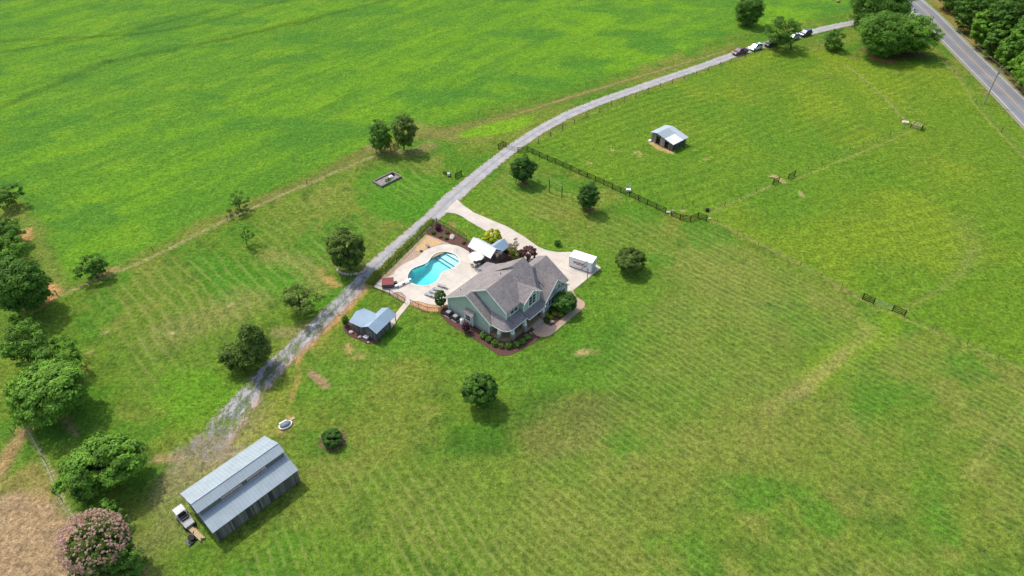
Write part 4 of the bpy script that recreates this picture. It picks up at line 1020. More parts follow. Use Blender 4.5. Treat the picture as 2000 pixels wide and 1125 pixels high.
# ------------------------------------------------------------------ pool cabana
CO = G(900+150/11.11, 440+460/11.11, 2.5); CR = math.radians(50)
cab = thing('pool_cabana', 'open timber cabana with white metal gable roof between the pool and the driveway', 'cabana', CO, CR)
mroof(cab, [H(0, 0, 2.5), H(0, 6.0, 2.5), H(1.7, 6.0, 3.8), H(1.7, 0, 3.8)], 10, 'white_roof', rib=.97)
mroof(cab, [H(3.4, 6.0, 2.5), H(3.4, 0, 2.5), H(1.7, 0, 3.797), H(1.7, 6.0, 3.797)], 10, 'white_roof', rib=.97)
mroof(cab, [H(5.6, 6.3, 2.45), H(2.3, 6.3, 2.45), H(1.9, 4.75, 3.5), H(5.6, 4.75, 3.5)][::-1], 8, 'shed_roof')
mroof(cab, [H(2.4, 3.2, 2.45), H(5.6, 3.2, 2.45), H(5.6, 4.75, 3.497), H(1.9, 4.75, 3.497)], 8, 'shed_roof')
each(cab, 'post', M['post_wood'], [(x-.09, x+.09, -v-.09, -v+.09, .03, 2.6) for x, v in ((.3, .3), (.3, 3.0), (.3, 5.7), (3.1, .3), (3.1, 5.7), (5.4, 3.5), (5.4, 6.0))])
b = MB(); b.beam(H(.3, .2, 2.52), H(.3, 5.8, 2.52), .14, .2); b.beam(H(3.1, .2, 2.5), H(3.1, 5.8, 2.5), .14, .2); b.beam(H(.3, 5.75, 2.55), H(3.1, 5.75, 2.55), .12, .16)
[b.beam(H(.3, v, 2.6), H(1.7, v, 3.68), .1, .14) for v in (.2, 2, 4, 5.8)]; [b.beam(H(3.1, v, 2.6), H(1.7, v, 3.68), .1, .14) for v in (.2, 2, 4, 5.8)]; b.build('beam', M['post_wood'], cab)
b = MB(); boards(b, (3.3, -.2), (3.3, -3.4), .03, lambda t: 2.3, (.3, .8)); boards(b, (5.45, -3.4), (5.45, -6.1), .03, lambda t: 2.3, (.3, .8)); b.build('board_wall', M['post_wood'], cab)
MB().box(.1, 5.5, -5.9, -.1, .0, .13).build('cabana_floor', simple('brown pavers', (0.16, 0.12, 0.10), 0.9, var=.3, scale=4), cab)
b = MB(); b.box(2.3, 3.0, -4.8, -2.8, .13, 1.0); b.build('counter', M['dgrey'], cab)

# ------------------------------------------------------------------ trees and shrubs
FOL = {}
def fol(k):
    cols = {'deep': ((0.05, 0.125, 0.018), (0.135, 0.285, 0.035)), 'mid': ((0.07, 0.175, 0.020), (0.18, 0.37, 0.04)), 'light': ((0.09, 0.21, 0.022), (0.20, 0.40, 0.035)),
            'olive': ((0.06, 0.115, 0.020), (0.17, 0.26, 0.045)), 'lime': ((0.20, 0.30, 0.02), (0.42, 0.52, 0.035)), 'purple': ((0.045, 0.018, 0.028), (0.09, 0.035, 0.05)),
            'rust': ((0.10, 0.045, 0.04), (0.25, 0.11, 0.10)), 'box': ((0.06, 0.14, 0.02), (0.16, 0.32, 0.04)), 'pink': ((0.30, 0.18, 0.12), (0.66, 0.42, 0.34)), 'hedge': ((0.038, 0.098, 0.020), (0.095, 0.22, 0.035)),
            'yellow': ((0.22, 0.28, 0.015), (0.55, 0.60, 0.03)), 'bronze': ((0.12, 0.09, 0.03), (0.33, 0.28, 0.08)), 'weed': ((0.16, 0.24, 0.025), (0.34, 0.42, 0.05))}
    if k not in FOL: FOL[k] = foliage('foliage '+k, *cols[k])
    return FOL[k]
def crown_mesh(rx, ry, rz, n_clump, n_leaf, leaf, seed, lobes=.16, fill=.45, rc=.26, flat=0.0, taper=0.0, tilt=.6):
    """leaf-sized faces gathered in clumps through an uneven ellipsoid; returns points (n,4,3), tint"""
    r = np.random.default_rng(seed)
    d = r.normal(size=(n_clump, 3)); d /= np.linalg.norm(d, axis=1)[:, None]
    if flat: d[:, 2] = np.where(d[:, 2] < -flat, -flat*r.random(n_clump), d[:, 2])
    rad = (fill+(1-fill)*r.random(n_clump)**.6)
    ld = r.normal(size=(7, 3)); ld /= np.linalg.norm(ld, axis=1)[:, None]; lw = r.uniform(-1, 1, 7)*lobes
    un = d/np.linalg.norm(d, axis=1)[:, None]
    k = 1+(np.exp(-((1-un@ld.T)*3.0))*lw).sum(1)*1.6
    k *= 1-.35*rc
    c = d*(rad*k)[:, None]
    cr = rc*(rx+rz)/2*r.uniform(.6, 1.25, n_clump)
    for ax_, R_ in ((0, rx), (1, ry), (2, rz)):
        q_ = np.percentile(c[:, ax_], [3, 97]); md = q_.mean() if ax_ < 2 else 0
        c[:, ax_] = (c[:, ax_]-md)*((R_-cr.mean()*.75)/max(.2, (q_[1]-q_[0])/2))
    if taper: c[:, :2] *= 1.12-taper*1.1*np.clip(c[:, 2:3]/rz*.5+.5, 0, 1)
    ct = r.uniform(.62, 1.36, n_clump)
    e = r.normal(size=(n_clump, n_leaf, 3)); e[..., 2] = np.where(e[..., 2] < -.5, -e[..., 2], e[..., 2]); e /= np.linalg.norm(e, axis=2)[..., None]
    q = r.uniform(.55, 1.0, (n_clump, n_leaf, 1))
    pts = c[:, None, :]+e*q*cr[:, None, None]*np.array([1.15, 1.15, .75])
    out = un[:, None, :]*.7+e*.9+np.array([0, 0, tilt])+r.normal(size=e.shape)*.55
    out /= np.linalg.norm(out, axis=2)[..., None]
    P = pts.reshape(-1, 3); N = out.reshape(-1, 3); m = len(P)
    a = np.cross(N, r.normal(size=(m, 3))); a /= np.linalg.norm(a, axis=1)[:, None]; b = np.cross(N, a)
    s = leaf*r.uniform(.6, 1.35, (m, 1))
    Q = np.stack([P-a*s, P+b*s*.55-N*s*.15, P+a*s, P-b*s*.55-N*s*.15], 1)
    t = np.repeat(ct, n_leaf)*r.uniform(.78, 1.25, m)
    return Q, t
def leaf_object(name, Q, t, mat, parent=None):
    me = bpy.data.meshes.new(name); n = len(Q)
    me.vertices.add(4*n); me.vertices.foreach_set('co', Q.astype(np.float32).ravel())
    me.loops.add(4*n); me.loops.foreach_set('vertex_index', np.arange(4*n, dtype=np.int32))
    me.polygons.add(n); me.polygons.foreach_set('loop_start', np.arange(0, 4*n, 4, dtype=np.int32))
    me.update(calc_edges=True)
    a = me.attributes.new('tint', 'FLOAT', 'FACE'); a.data.foreach_set('value', t.astype(np.float32))
    me.materials.append(mat); o = bpy.data.objects.new(name, me); COL.objects.link(o)
    if parent: o.parent = parent
    return o
def place(bx, by, cx, cy, w, h):
    g = G(bx, by); a, b, c = ray(cx, cy); k = g[1]/b; zc = CAMH+k*c; off = a*k-g[0]
    sc = scale_at(g[0], g[1], zc); phi = math.atan2(CAMH-zc, math.hypot(*g)); rx = w/2/sc; A = h/2/sc
    rz = math.sqrt(max(A*A-(rx*math.sin(phi))**2, (.45*rx)**2))/math.cos(phi)
    rz = min(rz, max(zc*1.0, rx*.5)) if zc > .4 else rz
    rx *= .9; rz *= .92
    return g, zc, off, rx, rz
def tree(name, label, cat, data, kind, seed, group=None, leaf=.2, dens=1.0, lobes=.16, fill=.45, rc=.26, trunk=.12, flat=0.0, taper=0.0, airy=False):
    g, zc, off, rx, rz = place(*data); r = random.Random(seed)
    t = thing(name, label, cat, g, 0, group)
    lobes = lobes*1.35; taper = taper*1.5; rc = rc*.86
    nc = int((66 if not airy else 44)*dens*max(.5, (rx/2.5))**1.1); nl = int(46*max(.6, min(2.2, rx/2.5)*(.2/leaf)))
    Q, tn = crown_mesh(rx, rx*r.uniform(.92, 1.05), rz, nc, nl, leaf, seed, lobes, fill, rc, flat, taper)
    zb = min(max(zc, rz*.8), rz*1.25+.5); Q[..., 2] += zb; Q[..., 0] += off; Q[..., 2] = np.maximum(Q[..., 2], .05)
    leaf_object('crown', Q, tn, fol(kind), t)
    b = MB(); top = (off*.8, r.uniform(-.2, .2), zb+rz*.35)
    b.tube([(0, 0, -.05), (off*.15+r.uniform(-.05, .05), 0, zb*.35), (off*.5, r.uniform(-.1, .1), zb*.8), top], [trunk*1.35, trunk, trunk*.75, trunk*.3], 8)
    for i in range(9 if rx > 1.2 else 5):
        a = i*2.4+r.uniform(-.3, .3); z0 = zb*r.uniform(.35, .95); s0 = Vector((off*.4, 0, z0))
        e = Vector((off+rx*.78*math.cos(a), rx*.78*math.sin(a), zb+rz*r.uniform(-.35, .6)))
        b.tube([s0, s0.lerp(e, .5)+Vector((0, 0, -.1*rx)), e], [trunk*.55, trunk*.35, trunk*.12], 6)
    b.build('trunk', M['bark'], t)
    return t
TS = [
 ('round_tree', 'round dark green tree at the top edge standing alone above the gravel lane', (1464,49,1463,19,54,56), 'deep', dict(dens=2.4, trunk=.22, lobes=.08, fill=.55)),
 ('shade_tree', 'light green spreading tree overhanging the line of parked vehicles', (1545,95,1527,64,70,54), 'mid', dict(lobes=.35, airy=True, trunk=.22, leaf=.26)),
 ('small_tree', 'small dark tree between the parked vehicles and the big spreading clump', (1630,97,1632,75,42,46), 'deep', dict(lobes=.3)),
 ('shade_tree', 'dark tree at the top edge behind the big spreading clump at the lane entrance', (1715,52,1724,8,112,84), 'deep', dict(dens=1.6, trunk=.35, leaf=.28)),
 ('small_tree', 'small dark tree on the left flank of the top edge tree over the lane', (1688,50,1686,26,44,46), 'deep', dict(lobes=.3)),
 ('spreading_tree', 'big spreading tree above the red bare soil, left of its pair by the road', (1738,108,1729,64,102,84), 'mid', dict(dens=1.7, trunk=.35, leaf=.28, lobes=.32, fill=.4)),
 ('spreading_tree', 'spreading tree closest to the road, right half of the pair', (1790,103,1784,64,92,72), 'mid', dict(dens=1.6, trunk=.3, leaf=.28, lobes=.34, fill=.4)),
 ('fence_tree', 'dense oval tree left of the small gate in the field fence', (745,297,742,266,46,62), 'deep', dict(dens=2.0, trunk=.15, lobes=.1)),
 ('fence_tree', 'looser oval tree right of the small gate in the field fence', (789,293,790,257,50,64), 'olive', dict(dens=1.8, trunk=.14, lobes=.12)),
 ('lawn_tree', 'neat round tree in a red mulch ring nearest the lane gate', (1022,357,1022,328,52,50), 'hedge', dict(dens=2.2, trunk=.16, lobes=.08, fill=.55)),
 ('lawn_tree', 'upright tree in a red mulch ring right of the two tall posts', (1150,411,1149,382,42,54), 'hedge', dict(dens=2.0, trunk=.14, lobes=.14, fill=.5)),
 ('young_tree', 'young open tree on the field fence line near the lone black post', (470,413,463,390,42,42), 'deep', dict(airy=True, lobes=.4, leaf=.17)),
 ('young_tree', 'bright green young tree on the lawn just below the fence line tree', (482,478,480,455,32,40), 'mid', dict(airy=True, lobes=.4, leaf=.16, trunk=.08)),
 ('young_tree', 'wide topped small tree on bare tan soil at the left corner of the lawn', (190,541,178,515,60,46), 'deep', dict(dens=1.1, lobes=.3, trunk=.13)),
 ('round_tree', 'big round olive green tree with a ring of pale stones beside the lane', (684,526,676,485,74,78), 'olive', dict(dens=3.0, leaf=.19, trunk=.2, lobes=.05, fill=.65, rc=.2)),
 ('open_tree', 'open crowned tree with visible branches between the lane and the stone ringed tree', (588,611,586,578,84,70), 'olive', dict(airy=True, lobes=.35, trunk=.2, dens=.9)),
 ('cone_tree', 'large dark cone shaped tree leaning over the lane shade', (478,716,487,657,84,98), 'olive', dict(dens=2.2, taper=.45, trunk=.3, leaf=.2, lobes=.1, fill=.5)),
 ('cone_tree', 'low dark tree nestled against the left foot of the large cone tree', (456,718,455,690,58,54), 'olive', dict(dens=1.7, leaf=.2, trunk=.2, lobes=.12)),
 ('lawn_oak', 'dense round dark tree alone on the lawn below the house', (942,790,936,757,70,68), 'deep', dict(dens=3.2, trunk=.2, lobes=.03, fill=.68, rc=.2)),
 ('edge_tree', 'dark tree cut by the left edge, topmost of the left row', (0,405,8,372,52,42), 'deep', dict(lobes=.35)),
 ('edge_tree', 'dark green tree at the left edge just under the topmost one', (2,478,10,450,64,56), 'deep', dict(dens=1.2)),
 ('edge_tree', 'lighter topped tree at the left edge behind the biggest dense one', (8,515,12,490,74,56), 'mid', dict(dens=1.3)),
 ('dense_tree', 'very large dense dark tree mass at the left edge by the lawn corner', (34,606,34,552,108,112), 'deep', dict(dens=2.2, fill=.6, leaf=.24, trunk=.3)),
 ('young_tree', 'small bright green sapling below the very large dense tree', (42,648,42,628,42,38), 'light', dict(lobes=.3)),
 ('edge_tree', 'mid green tree filling the gap above the largest spreading tree', (55,705,52,670,88,80), 'mid', dict(dens=1.4, lobes=.3)),
 ('edge_tree', 'layered green tree overlapping the top of the largest spreading tree', (112,730,108,694,86,76), 'mid', dict(dens=1.3, lobes=.3)),
 ('broad_tree', 'largest spreading tree of the left row casting the widest shade', (92,805,84,752,148,122), 'mid', dict(dens=1.8, lobes=.3, leaf=.28, trunk=.3)),
 ('broad_tree', 'broad bright green tree left of the barn yard', (200,940,193,890,150,104), 'mid', dict(dens=1.7, lobes=.3, leaf=.26, trunk=.3)),
 ('cedar', 'dark narrow evergreen directly under the broad bright tree', (165,985,168,950,56,80), 'deep', dict(dens=1.4, taper=.2)),
 ('cedar', 'dark evergreen touching the top of the pink blossoming tree', (195,1030,190,995,70,62), 'deep', dict(dens=1.3)),
 ('cedar', 'dark rounded evergreen right of the pink blossoming tree', (250,1128,247,1095,58,72), 'deep', dict(dens=1.3)),
 ('cedar', 'dark evergreen wedged between the pink tree and the worn path', (226,1092,228,1062,52,60), 'deep', dict(dens=1.2)),
]
for i, (nm, lab, data, kind, kw) in enumerate(TS):
    cat = 'tree'; tree(nm, lab, cat, data, kind, 100+i, **kw)
# pink blossoming tree: green leaves with a coat of blossom clusters
t = tree('blossom_tree', 'wide tree covered in dusty pink blossom beside the ploughed ground', 'tree', (190,1112,184,1062,122,118), 'olive', 177, dens=1.8, leaf=.2, trunk=.25, lobes=.12)
g, zc, off, rx, rz = place(190,1112,184,1062,122,118)
Q, tn = crown_mesh(rx*1.05, rx*1.05, rz*1.06, 1500, 11, .10, 178, .2, .8, .035)
Q[..., 2] += max(zc, rz*.82)+.05; Q[..., 0] += off; leaf_object('blossom', Q, tn, fol('pink'), t)
# roadside wood
rt = random.Random(8)
woods = [(1884,22,1878,-18,80,80),(1908,62,1902,18,62,70),(1932,92,1926,50,56,66),(1946,42,1942,-8,90,96),(1952,112,1947,74,50,56),(1964,96,1960,42,72,84),(1984,136,1980,98,54,62),(1992,92,1988,28,88,104),(2012,134,2004,84,80,90),(2008,160,2004,126,52,58),(2040,120,2038,50,96,110),(2046,176,2036,126,90,92),(2034,190,2026,156,52,52),(1986,0,1982,-50,110,90),(2050,30,2048,-30,110,100),(2084,150,2082,90,100,100),(1862,-30,1858,-62,70,70),(1924,24,1920,0,60,60)]
wl = ['mid', 'deep', 'light']
WOODL = ['topmost wood tree beside the road, cut by the top edge', 'small front wood tree just below the topmost one at the verge', 'lower front tree in the wood, where the verge narrows first', 'tall wood tree cut by the top edge behind the first front trees', 'small front wood tree between the verge and the big pale crown', 'middle wood tree in the second row behind the verge', 'front wood tree closest above the utility pole top', 'large bright crown filling the upper right corner of the wood', 'dark wood tree below the large bright crown at the right edge', 'low dark bushy tree at the wood edge beyond the pole top', 'wide wood tree cut by the right edge beside the bright crown', 'wood tree at the right edge under the bright crown, in deep green', 'lowest small wood tree at the right edge beyond the wires']
for i, dt in enumerate(woods):
    tree('wood_tree', WOODL[i] if i < len(WOODL) else 'leafy tree deep in the roadside wood beyond the asphalt road', 'tree', dt, wl[i % 3] if i % 5 else 'deep', 300+i, group='trees of the roadside wood', dens=1.25, lobes=.3, leaf=.3, trunk=.25, fill=.5, rc=.2)
def shrub(name, label, data, kind, seed, group=None, leaf=.09, dens=1.4, rc=.22, fill=.6, lobes=.1, cat='shrub'):
    g, zc, off, rx, rz = place(*data); t = thing(name, label, cat, g, 0, group)
    rz = min(max(rz, rx*.6), rx*1.6)
    nc = int(60*dens); nl = int(34*max(.6, rx/.8)*dens*(.09/leaf))
    Q, tn = crown_mesh(rx, rx, rz, nc, min(nl, 130), leaf, seed, lobes, fill, rc, 0)
    Q[..., 2] += max(zc, rz*.9); Q[..., 2] = np.maximum(Q[..., 2], .04); leaf_object('leaves', Q, tn, fol(kind), t)
    b = MB(); r = random.Random(seed)
    for i in range(5):
        a = i*1.3; b.tube([(0, 0, 0), (rx*.5*math.cos(a), rx*.5*math.sin(a), max(zc, rz)*1.0)], [.03, .015], 5)
    b.build('stems', M['bark'], t)
    return t
shrub('shrub', 'wide round olive shrub on the lawn right of the white container', (1229,528,1227,508,60,48), 'olive', 401, leaf=.14, dens=3.4, fill=.7, lobes=.06)
shrub('shrub', 'clipped dark green dome shrub in a bare mulch ring near the barn', (650,864,648,855,40,34), 'hedge', 402, leaf=.12, dens=4.0, rc=.13, lobes=.02, fill=.8)
shrub('shrub', 'tiny dark bush alone on the lawn above the driveway bend', (1089,479,1089,474,13,12), 'hedge', 403)
shrub('shrub', 'egg shaped clipped evergreen at the pool corner of the house', (862,601,862,582,23,34), 'hedge', 404, dens=3.0, rc=.12, lobes=.02, fill=.8)
shrub('shrub', 'round dark purple shrub in front of the white propane tank', (911,648,911,638,17,18), 'purple', 405, dens=1.4)
BX = [(943.4,655.2,'leftmost of the row, nearest the side wall corner'),(955.2,662,'second from the left end'),(966.4,669.8,'third, beside the first porch column'),(978.9,675,'the smallest, at the curve of the porch'),(993.8,675,'front of the row, under the curved porch'),(1008.7,672,'just right of the porch curve'),(1020,666,'second from the right end'),(1029.9,658,'the rightmost, nearest the porch steps')]
for i, (x, y, s) in enumerate(BX):
    w = 9.5 if i == 3 else 13.5
    shrub('boxwood', 'round green boxwood at the porch: '+s, (x, y+4, x, y, w, w*.9), 'box', 410+i, 'boxwoods around the porch', dens=1.1)
shrub('shrub', 'large dark spreading shrub against the right gable of the house', (1102,606,1101,589,48,42), 'hedge', 420, leaf=.12, dens=3.2, lobes=.1, fill=.65)
for i, (x, y, s) in enumerate(((1067,614,'against the right porch column'),(1075.5,618.8,'lowest of the lime shrubs'),(1083.8,612,'third of the lime shrubs, beside the large dark shrub'),(1095,613.5,'nearest the front walk'))):
    shrub('lime_shrub', 'bright lime green round shrub, '+s, (x, y+3, x, y, 10.5, 9), 'lime', 430+i, 'lime green shrubs by the porch')
shrub('shrub', 'low dark shrub below the lime shrub at the porch column', (1067,628,1067,625,9,7), 'hedge', 436)
shrub('shrub', 'low dark shrub between the lime shrubs and the gable wall', (1079,607,1079,603,14,9), 'hedge', 437)
shrub('shrub', 'low green shrub at the foot of the large dark shrub', (1097,608,1097,605,10,8), 'box', 438)
rock((*G(1078, 629), 0), .42, 'pale boulder in the right front bed beside the front walk', 12)
rock((*G(1037, 651.5), 0), .2, 'small pale stone where the mulch meets the front walk', 13)
shrub('yellow_shrub', 'bright yellow green bush behind the pool cabana', (962,476,962,463,38,30), 'yellow', 440, leaf=.12, dens=1.8, lobes=.25)
shrub('bronze_shrub', 'loose bronze leaved shrub at the right end of the cabana', (1004,504,1001,488,28,34), 'bronze', 441, leaf=.12, dens=1.0, lobes=.4, rc=.2)
shrub('rust_shrub', 'reddish purple bush behind the main ridge, nearer the house gable', (1034,508,1032,494,28,26), 'rust', 442, leaf=.12, dens=1.4, lobes=.3)
shrub('rust_shrub', 'smaller reddish bush left of the larger red one behind the roof', (1019,507,1018,495,14,16), 'rust', 443, leaf=.11)
shrub('purple_shrub', 'dark purple bush in the top corner of the pool fence', (856,449,856,443,13,13), 'purple', 444, dens=1.2)
for i, (x, y, w, k, s) in enumerate(((846.7,454.5,9,'hedge','dark plant below the fence corner, left in the mulch'),(860,461,7,'bronze','small bronze plant in the middle of the pool mulch'),(873.3,453.5,8.5,'hedge','dark plant beside the right pool fence'),(872,465,7,'box','green plant left of the pinkish boulder'),(906,473.5,8,'hedge','dark plant between the boulder and the cabana'))):
    shrub('bed_plant', 'low '+s, (x, y+2, x, y, w, w*.8), k, 446+i, 'low plants in the pool mulch bed', cat='plant')
shrub('shrub', 'black green shrub at the left rear corner of the garden shed', (677,636,677,625,15,26), 'hedge', 455, dens=1.4, lobes=.3)
rock((*G(883, 464), 0), .8, 'long pinkish boulder lying in the pool mulch bed', 14, sq=.35)
# pale stones round the olive tree
for k in range(16):
    a = math.pi*(1.0+k/16*1.15); c0 = G(686, 527)
    rock((c0[0]+2.7*math.cos(a)+.2, c0[1]+1.6*math.sin(a), 0), .28+.14*rb.random(), 'pale stone in the arc of stones at the foot of the olive tree', 500+k, 'stones around the olive tree', sq=.7)
# bare sapling
t = thing('bare_sapling', 'thin leafless sapling between the lane and the small dark tree', 'tree', G(1598, 97))
b = MB(); b.tube([(0, 0, 0), (.2, 0, 2), (.8, .1, 5)], [.06, .045, .02], 6)
for k in range(9): z0 = 1+k*.4; a = k*2.2; b.tube([(.1*z0, 0, z0), (.12*z0+.8*math.cos(a), .8*math.sin(a), z0+1.2)], [.025, .008], 5)
b.build('trunk', simple('bare grey bark', (0.12, 0.11, 0.08)), t)
# weedy hedge line outside the pool fence
r = np.random.default_rng(77)
A_ = np.array(catmull(GP([(727,556),(745,538),(775,508),(805,478),(835,450),(851,434)]), 8))
idx = r.integers(0, len(A_)-1, 9000); tt = r.random((9000, 1)); P = A_[idx]*(1-tt)+A_[idx+1]*tt
P = P+np.stack([r.normal(-.8, .42, 9000)+np.sin(P[:, 1]*1.7)*.2, r.normal(.5, .4, 9000)], 1); zz = r.random(9000)**3*.38
ctr = np.stack([P[:, 0], P[:, 1], zz+.05], 1); N = r.normal(size=(9000, 3))+np.array([0, 0, .8]); N /= np.linalg.norm(N, axis=1)[:, None]
a_ = np.cross(N, r.normal(size=(9000, 3))); a_ /= np.linalg.norm(a_, axis=1)[:, None]; b_ = np.cross(N, a_); s = r.uniform(.07, .16, (9000, 1))
Q = np.stack([ctr-a_*s, ctr+b_*s*.6, ctr+a_*s, ctr-b_*s*.6], 1)
o = leaf_object('weeds', Q, r.uniform(.5, 1.3, 9000), fol('weed')); tag(o, kind='stuff')

# ------------------------------------------------------------------ fences
def board_fence(label, pts, n_board=4, h=1.35, name='board_fence', cat='fence', mat='dark_wood', group=None, pw=.15):
    P = [G(*p) for p in pts]; o = P[0]; t = thing(name, label, cat, o, 0, group)
    L = [(p[0]-o[0], p[1]-o[1]) for p in P]
    for x, y in L: MB().box(x-pw/2, x+pw/2, y-pw/2, y+pw/2, -.05, h+.05).build('post', M[mat], t)
    for a, c in zip(L, L[1:]):
        b = MB()
        for k in range(n_board):
            z = .18+(h-.28)*k/(n_board-1); b.beam((*a, z), (*c, z), .045, .14)
        b.build('board', M[mat], t)
    return t
cr = lambda L, ox, oy, s: [(ox+x/s, oy+y/s) for x, y in L]
FA = cr([(222,336),(300,326),(350,347),(405,373),(472,404),(537,428),(602,459),(670,488),(737,519),(807,549),(876,578),(946,608),(1020,641),(1090,675),(1163,708),(1240,741),(1315,776),(1390,813),(1470,848)], 960, 220, 4.326)
board_fence('long black four board fence running from the lane gate across the lawn', FA)
board_fence('short angled black board fence at the right end beyond the bare stones', cr([(1105,815),(1280,890),(1480,915),(1630,850),(1795,915)], 1200, 340, 10), 4)
board_fence('short black board panel on the left side of the lane gate', cr([(60,306),(97,278),(124,292)], 960, 220, 4.326), 4)
board_fence('black board panel left of the wire gate in the far pasture fence', [(1684,584),(1705,594)], 4)
board_fence('black board panel right of the wire gate in the far pasture fence', [(1742.5,607),(1766,617.5)], 4)
board_fence('small black board panel left of the mid pasture gateway', [(1509.5,360),(1520.5,355)], 4)
board_fence('small black board panel right of the mid pasture gateway', [(1539,349),(1551.5,343)], 4)
board_fence('dark board panel standing between the two fence line trees', [(763,294),(770,291),(778,286)], 4)
board_fence('black board panel beside the lane near the raised bed', [(889.8,348.5),(901.5,342)], 5)
t = thing('wire_gate', 'pale wire gate closing the gap between two black board panels in the far pasture', 'gate', G(1705, 594))
a = G(1705, 594); c = G(1742.5, 607); dx, dy = c[0]-a[0], c[1]-a[1]
b = MB()
for z in (.25, .6, .95, 1.15): b.tube([(0, 0, z), (dx, dy, z)], .022, 5)
for k in range(1, 4): b.tube([(dx*k/4, dy*k/4, .05), (dx*k/4, dy*k/4, 1.2)], .025, 5)
b.build('frame', M['galv'], t)
t = thing('farm_gate', 'dark tube gate standing open across the gravel lane', 'gate', G(989, 289.5))
a = G(989, 289.5); c = G(1011, 297.5); dx, dy = c[0]-a[0], c[1]-a[1]; b = MB()
for z in (.25, .5, .75, 1.0, 1.2): b.tube([(0, 0, z), (dx, dy, z)], .025, 5)
for k in (0, .5, 1): b.tube([(dx*k, dy*k, .2), (dx*k, dy*k, 1.22)], .03, 5)
b.build('frame', M['dgrey'], t)
t = thing('tipped_hurdle', 'low dark hurdle with a white box hung on it beside the lane', 'hurdle', G(866.7, 340))
a = G(866.7, 340); c = G(880.5, 346); dx, dy = c[0]-a[0], c[1]-a[1]; b = MB()
for z in (.2, .45, .7): b.beam((0, 0, z), (dx, dy, z), .05, .12)
for k in (0, .33, .66, 1): b.box(dx*k-.07, dx*k+.07, dy*k-.07, dy*k+.07, 0, .95)
b.build('rail', M['dark_wood'], t); MB().box(dx*.72-.3, dx*.72+.3, dy*.72-.3, dy*.72+.1, .35, .95).build('white_box', M['white'], t)
def post_fence(label, pts, h=1.25, r=.06, wires=3, mat='post_wood', wmat='wire', wr=.008, name='wire_fence'):
    P = [G(*p) for p in pts]; o = P[0]; t = thing(name, label, 'fence', o); L = [(p[0]-o[0], p[1]-o[1]) for p in P]
    rr = random.Random(len(pts))
    for x, y in L: MB().tube([(x, y, -.05), (x+rr.uniform(-.06, .06), y+rr.uniform(-.06, .06), h)], r, 7).build('post', M[mat], t)
    b = MB()
    for a, c in zip(L, L[1:]):
        for k in range(wires): z = .25+(h-.35)*k/max(1, wires-1); b.tube([(*a, z), (*c, z)], wr, 4, cap=False)
    b.build('wire', M[wmat], t)
lanep = cr([(193,1050),(283,1000),(370,950),(458,905),(548,858),(642,820),(730,778),(820,745),(908,712),(996,675),(1086,640),(1175,608),(1263,578),(1350,545),(1437,515),(1520,485),(1603,455)], 1000, 0, 3.75)
post_fence('wire fence with dark posts following the right side of the gravel lane', lanep+[(1455,113),(1668,53)], 1.35, .08)
lerp = lambda p, q, n: [(p[0]+(q[0]-p[0])*i/n, p[1]+(q[1]-p[1])*i/n) for i in range(n+1)]
post_fence('wire fence from the mid pasture gateway to the hay feeder', lerp((1551,344), (1765,252), 8), 1.2, .05)
post_fence('wire fence from the angled board fence to the mid pasture gateway', lerp((1384,415), (1508,361), 4), 1.1, .05)
post_fence('wire fence along the near edge of the pasture towards the wire gate', lerp((1400,437), (1684,584), 7), 1.1, .045)
post_fence('wire fence from the wire gate to the right edge', lerp((1766,618), (2010,728), 4), 1.1, .045)
post_fence('wire fence climbing from the hay feeder towards the red bare soil', lerp((1768,236), (1650,130), 5), 1.1, .04)
post_fence('roadside wire fence with one stout dark post near the utility pole', [(1822,98),(1862,143),(1905.5,200.5),(1955,258),(2012,322)], 1.3, .08)
post_fence('wire fence along the bottom of the hayfield with a lone black post', [(112,577),(200,537),(300,492),(445,431),(600,360),(735,298)], 1.25, .07)
post_fence('pale wire fence between the broad trees and the ploughed ground', [(54,838),(88,900),(120,976),(150,1030)], 1.3, .06, 4, wmat='galv', wr=.009)
post_fence('short wire fence leaving the left edge at the ploughed ground', [(-30,860),(24,845),(54,838)], 1.3, .05, 3, wmat='galv', wr=.008)
# pool fence
def pool_fence(label, pts, skip=()):
    P = []
    for a, c in zip(pts, pts[1:]):
        A = Vector(G(*a)); B_ = Vector(G(*c)); n = max(1, round((B_-A).length/2.0)); P += [A.lerp(B_, i/n) for i in range(n)]
    P.append(Vector(G(*pts[-1]))); o = P[0]; t = thing('pool_fence', label, 'fence', (o.x, o.y)); L = [p-o for p in P]
    for p in L: MB().box(p.x-.035, p.x+.035, p.y-.035, p.y+.035, 0, 1.35).build('post', M['black'], t)
    b = MB()
    for a, c in zip(L, L[1:]):
        for z in (.15, 1.1, 1.25): b.beam((a.x, a.y, z), (c.x, c.y, z), .03, .035)
        m_ = int((c-a).length/.14)
        for k in range(1, m_): q = a.lerp(c, k/m_); b.box(q.x-.008, q.x+.008, q.y-.008, q.y+.008, .1, 1.25)
    b.build('picket_panel', M['black'], t)
pool_fence('black picket fence along the lane side of the pool terrace', [(729,561),(744,545),(775,513),(805,483),(835,453),(853,436)])
pool_fence('black picket fence from the top corner down to the pool cabana', [(853.5,436),(882,451),(912,470)])
pool_fence('black picket fence in front of the pool terrace between the spa and the path', [(729.5,562),(748,569),(762,575.5),(777,584),(791,592)])
pool_fence('black picket fence from the path gate to the house wall', [(802,595),(818,603),(836,609.5),(857,611),(876,604)])

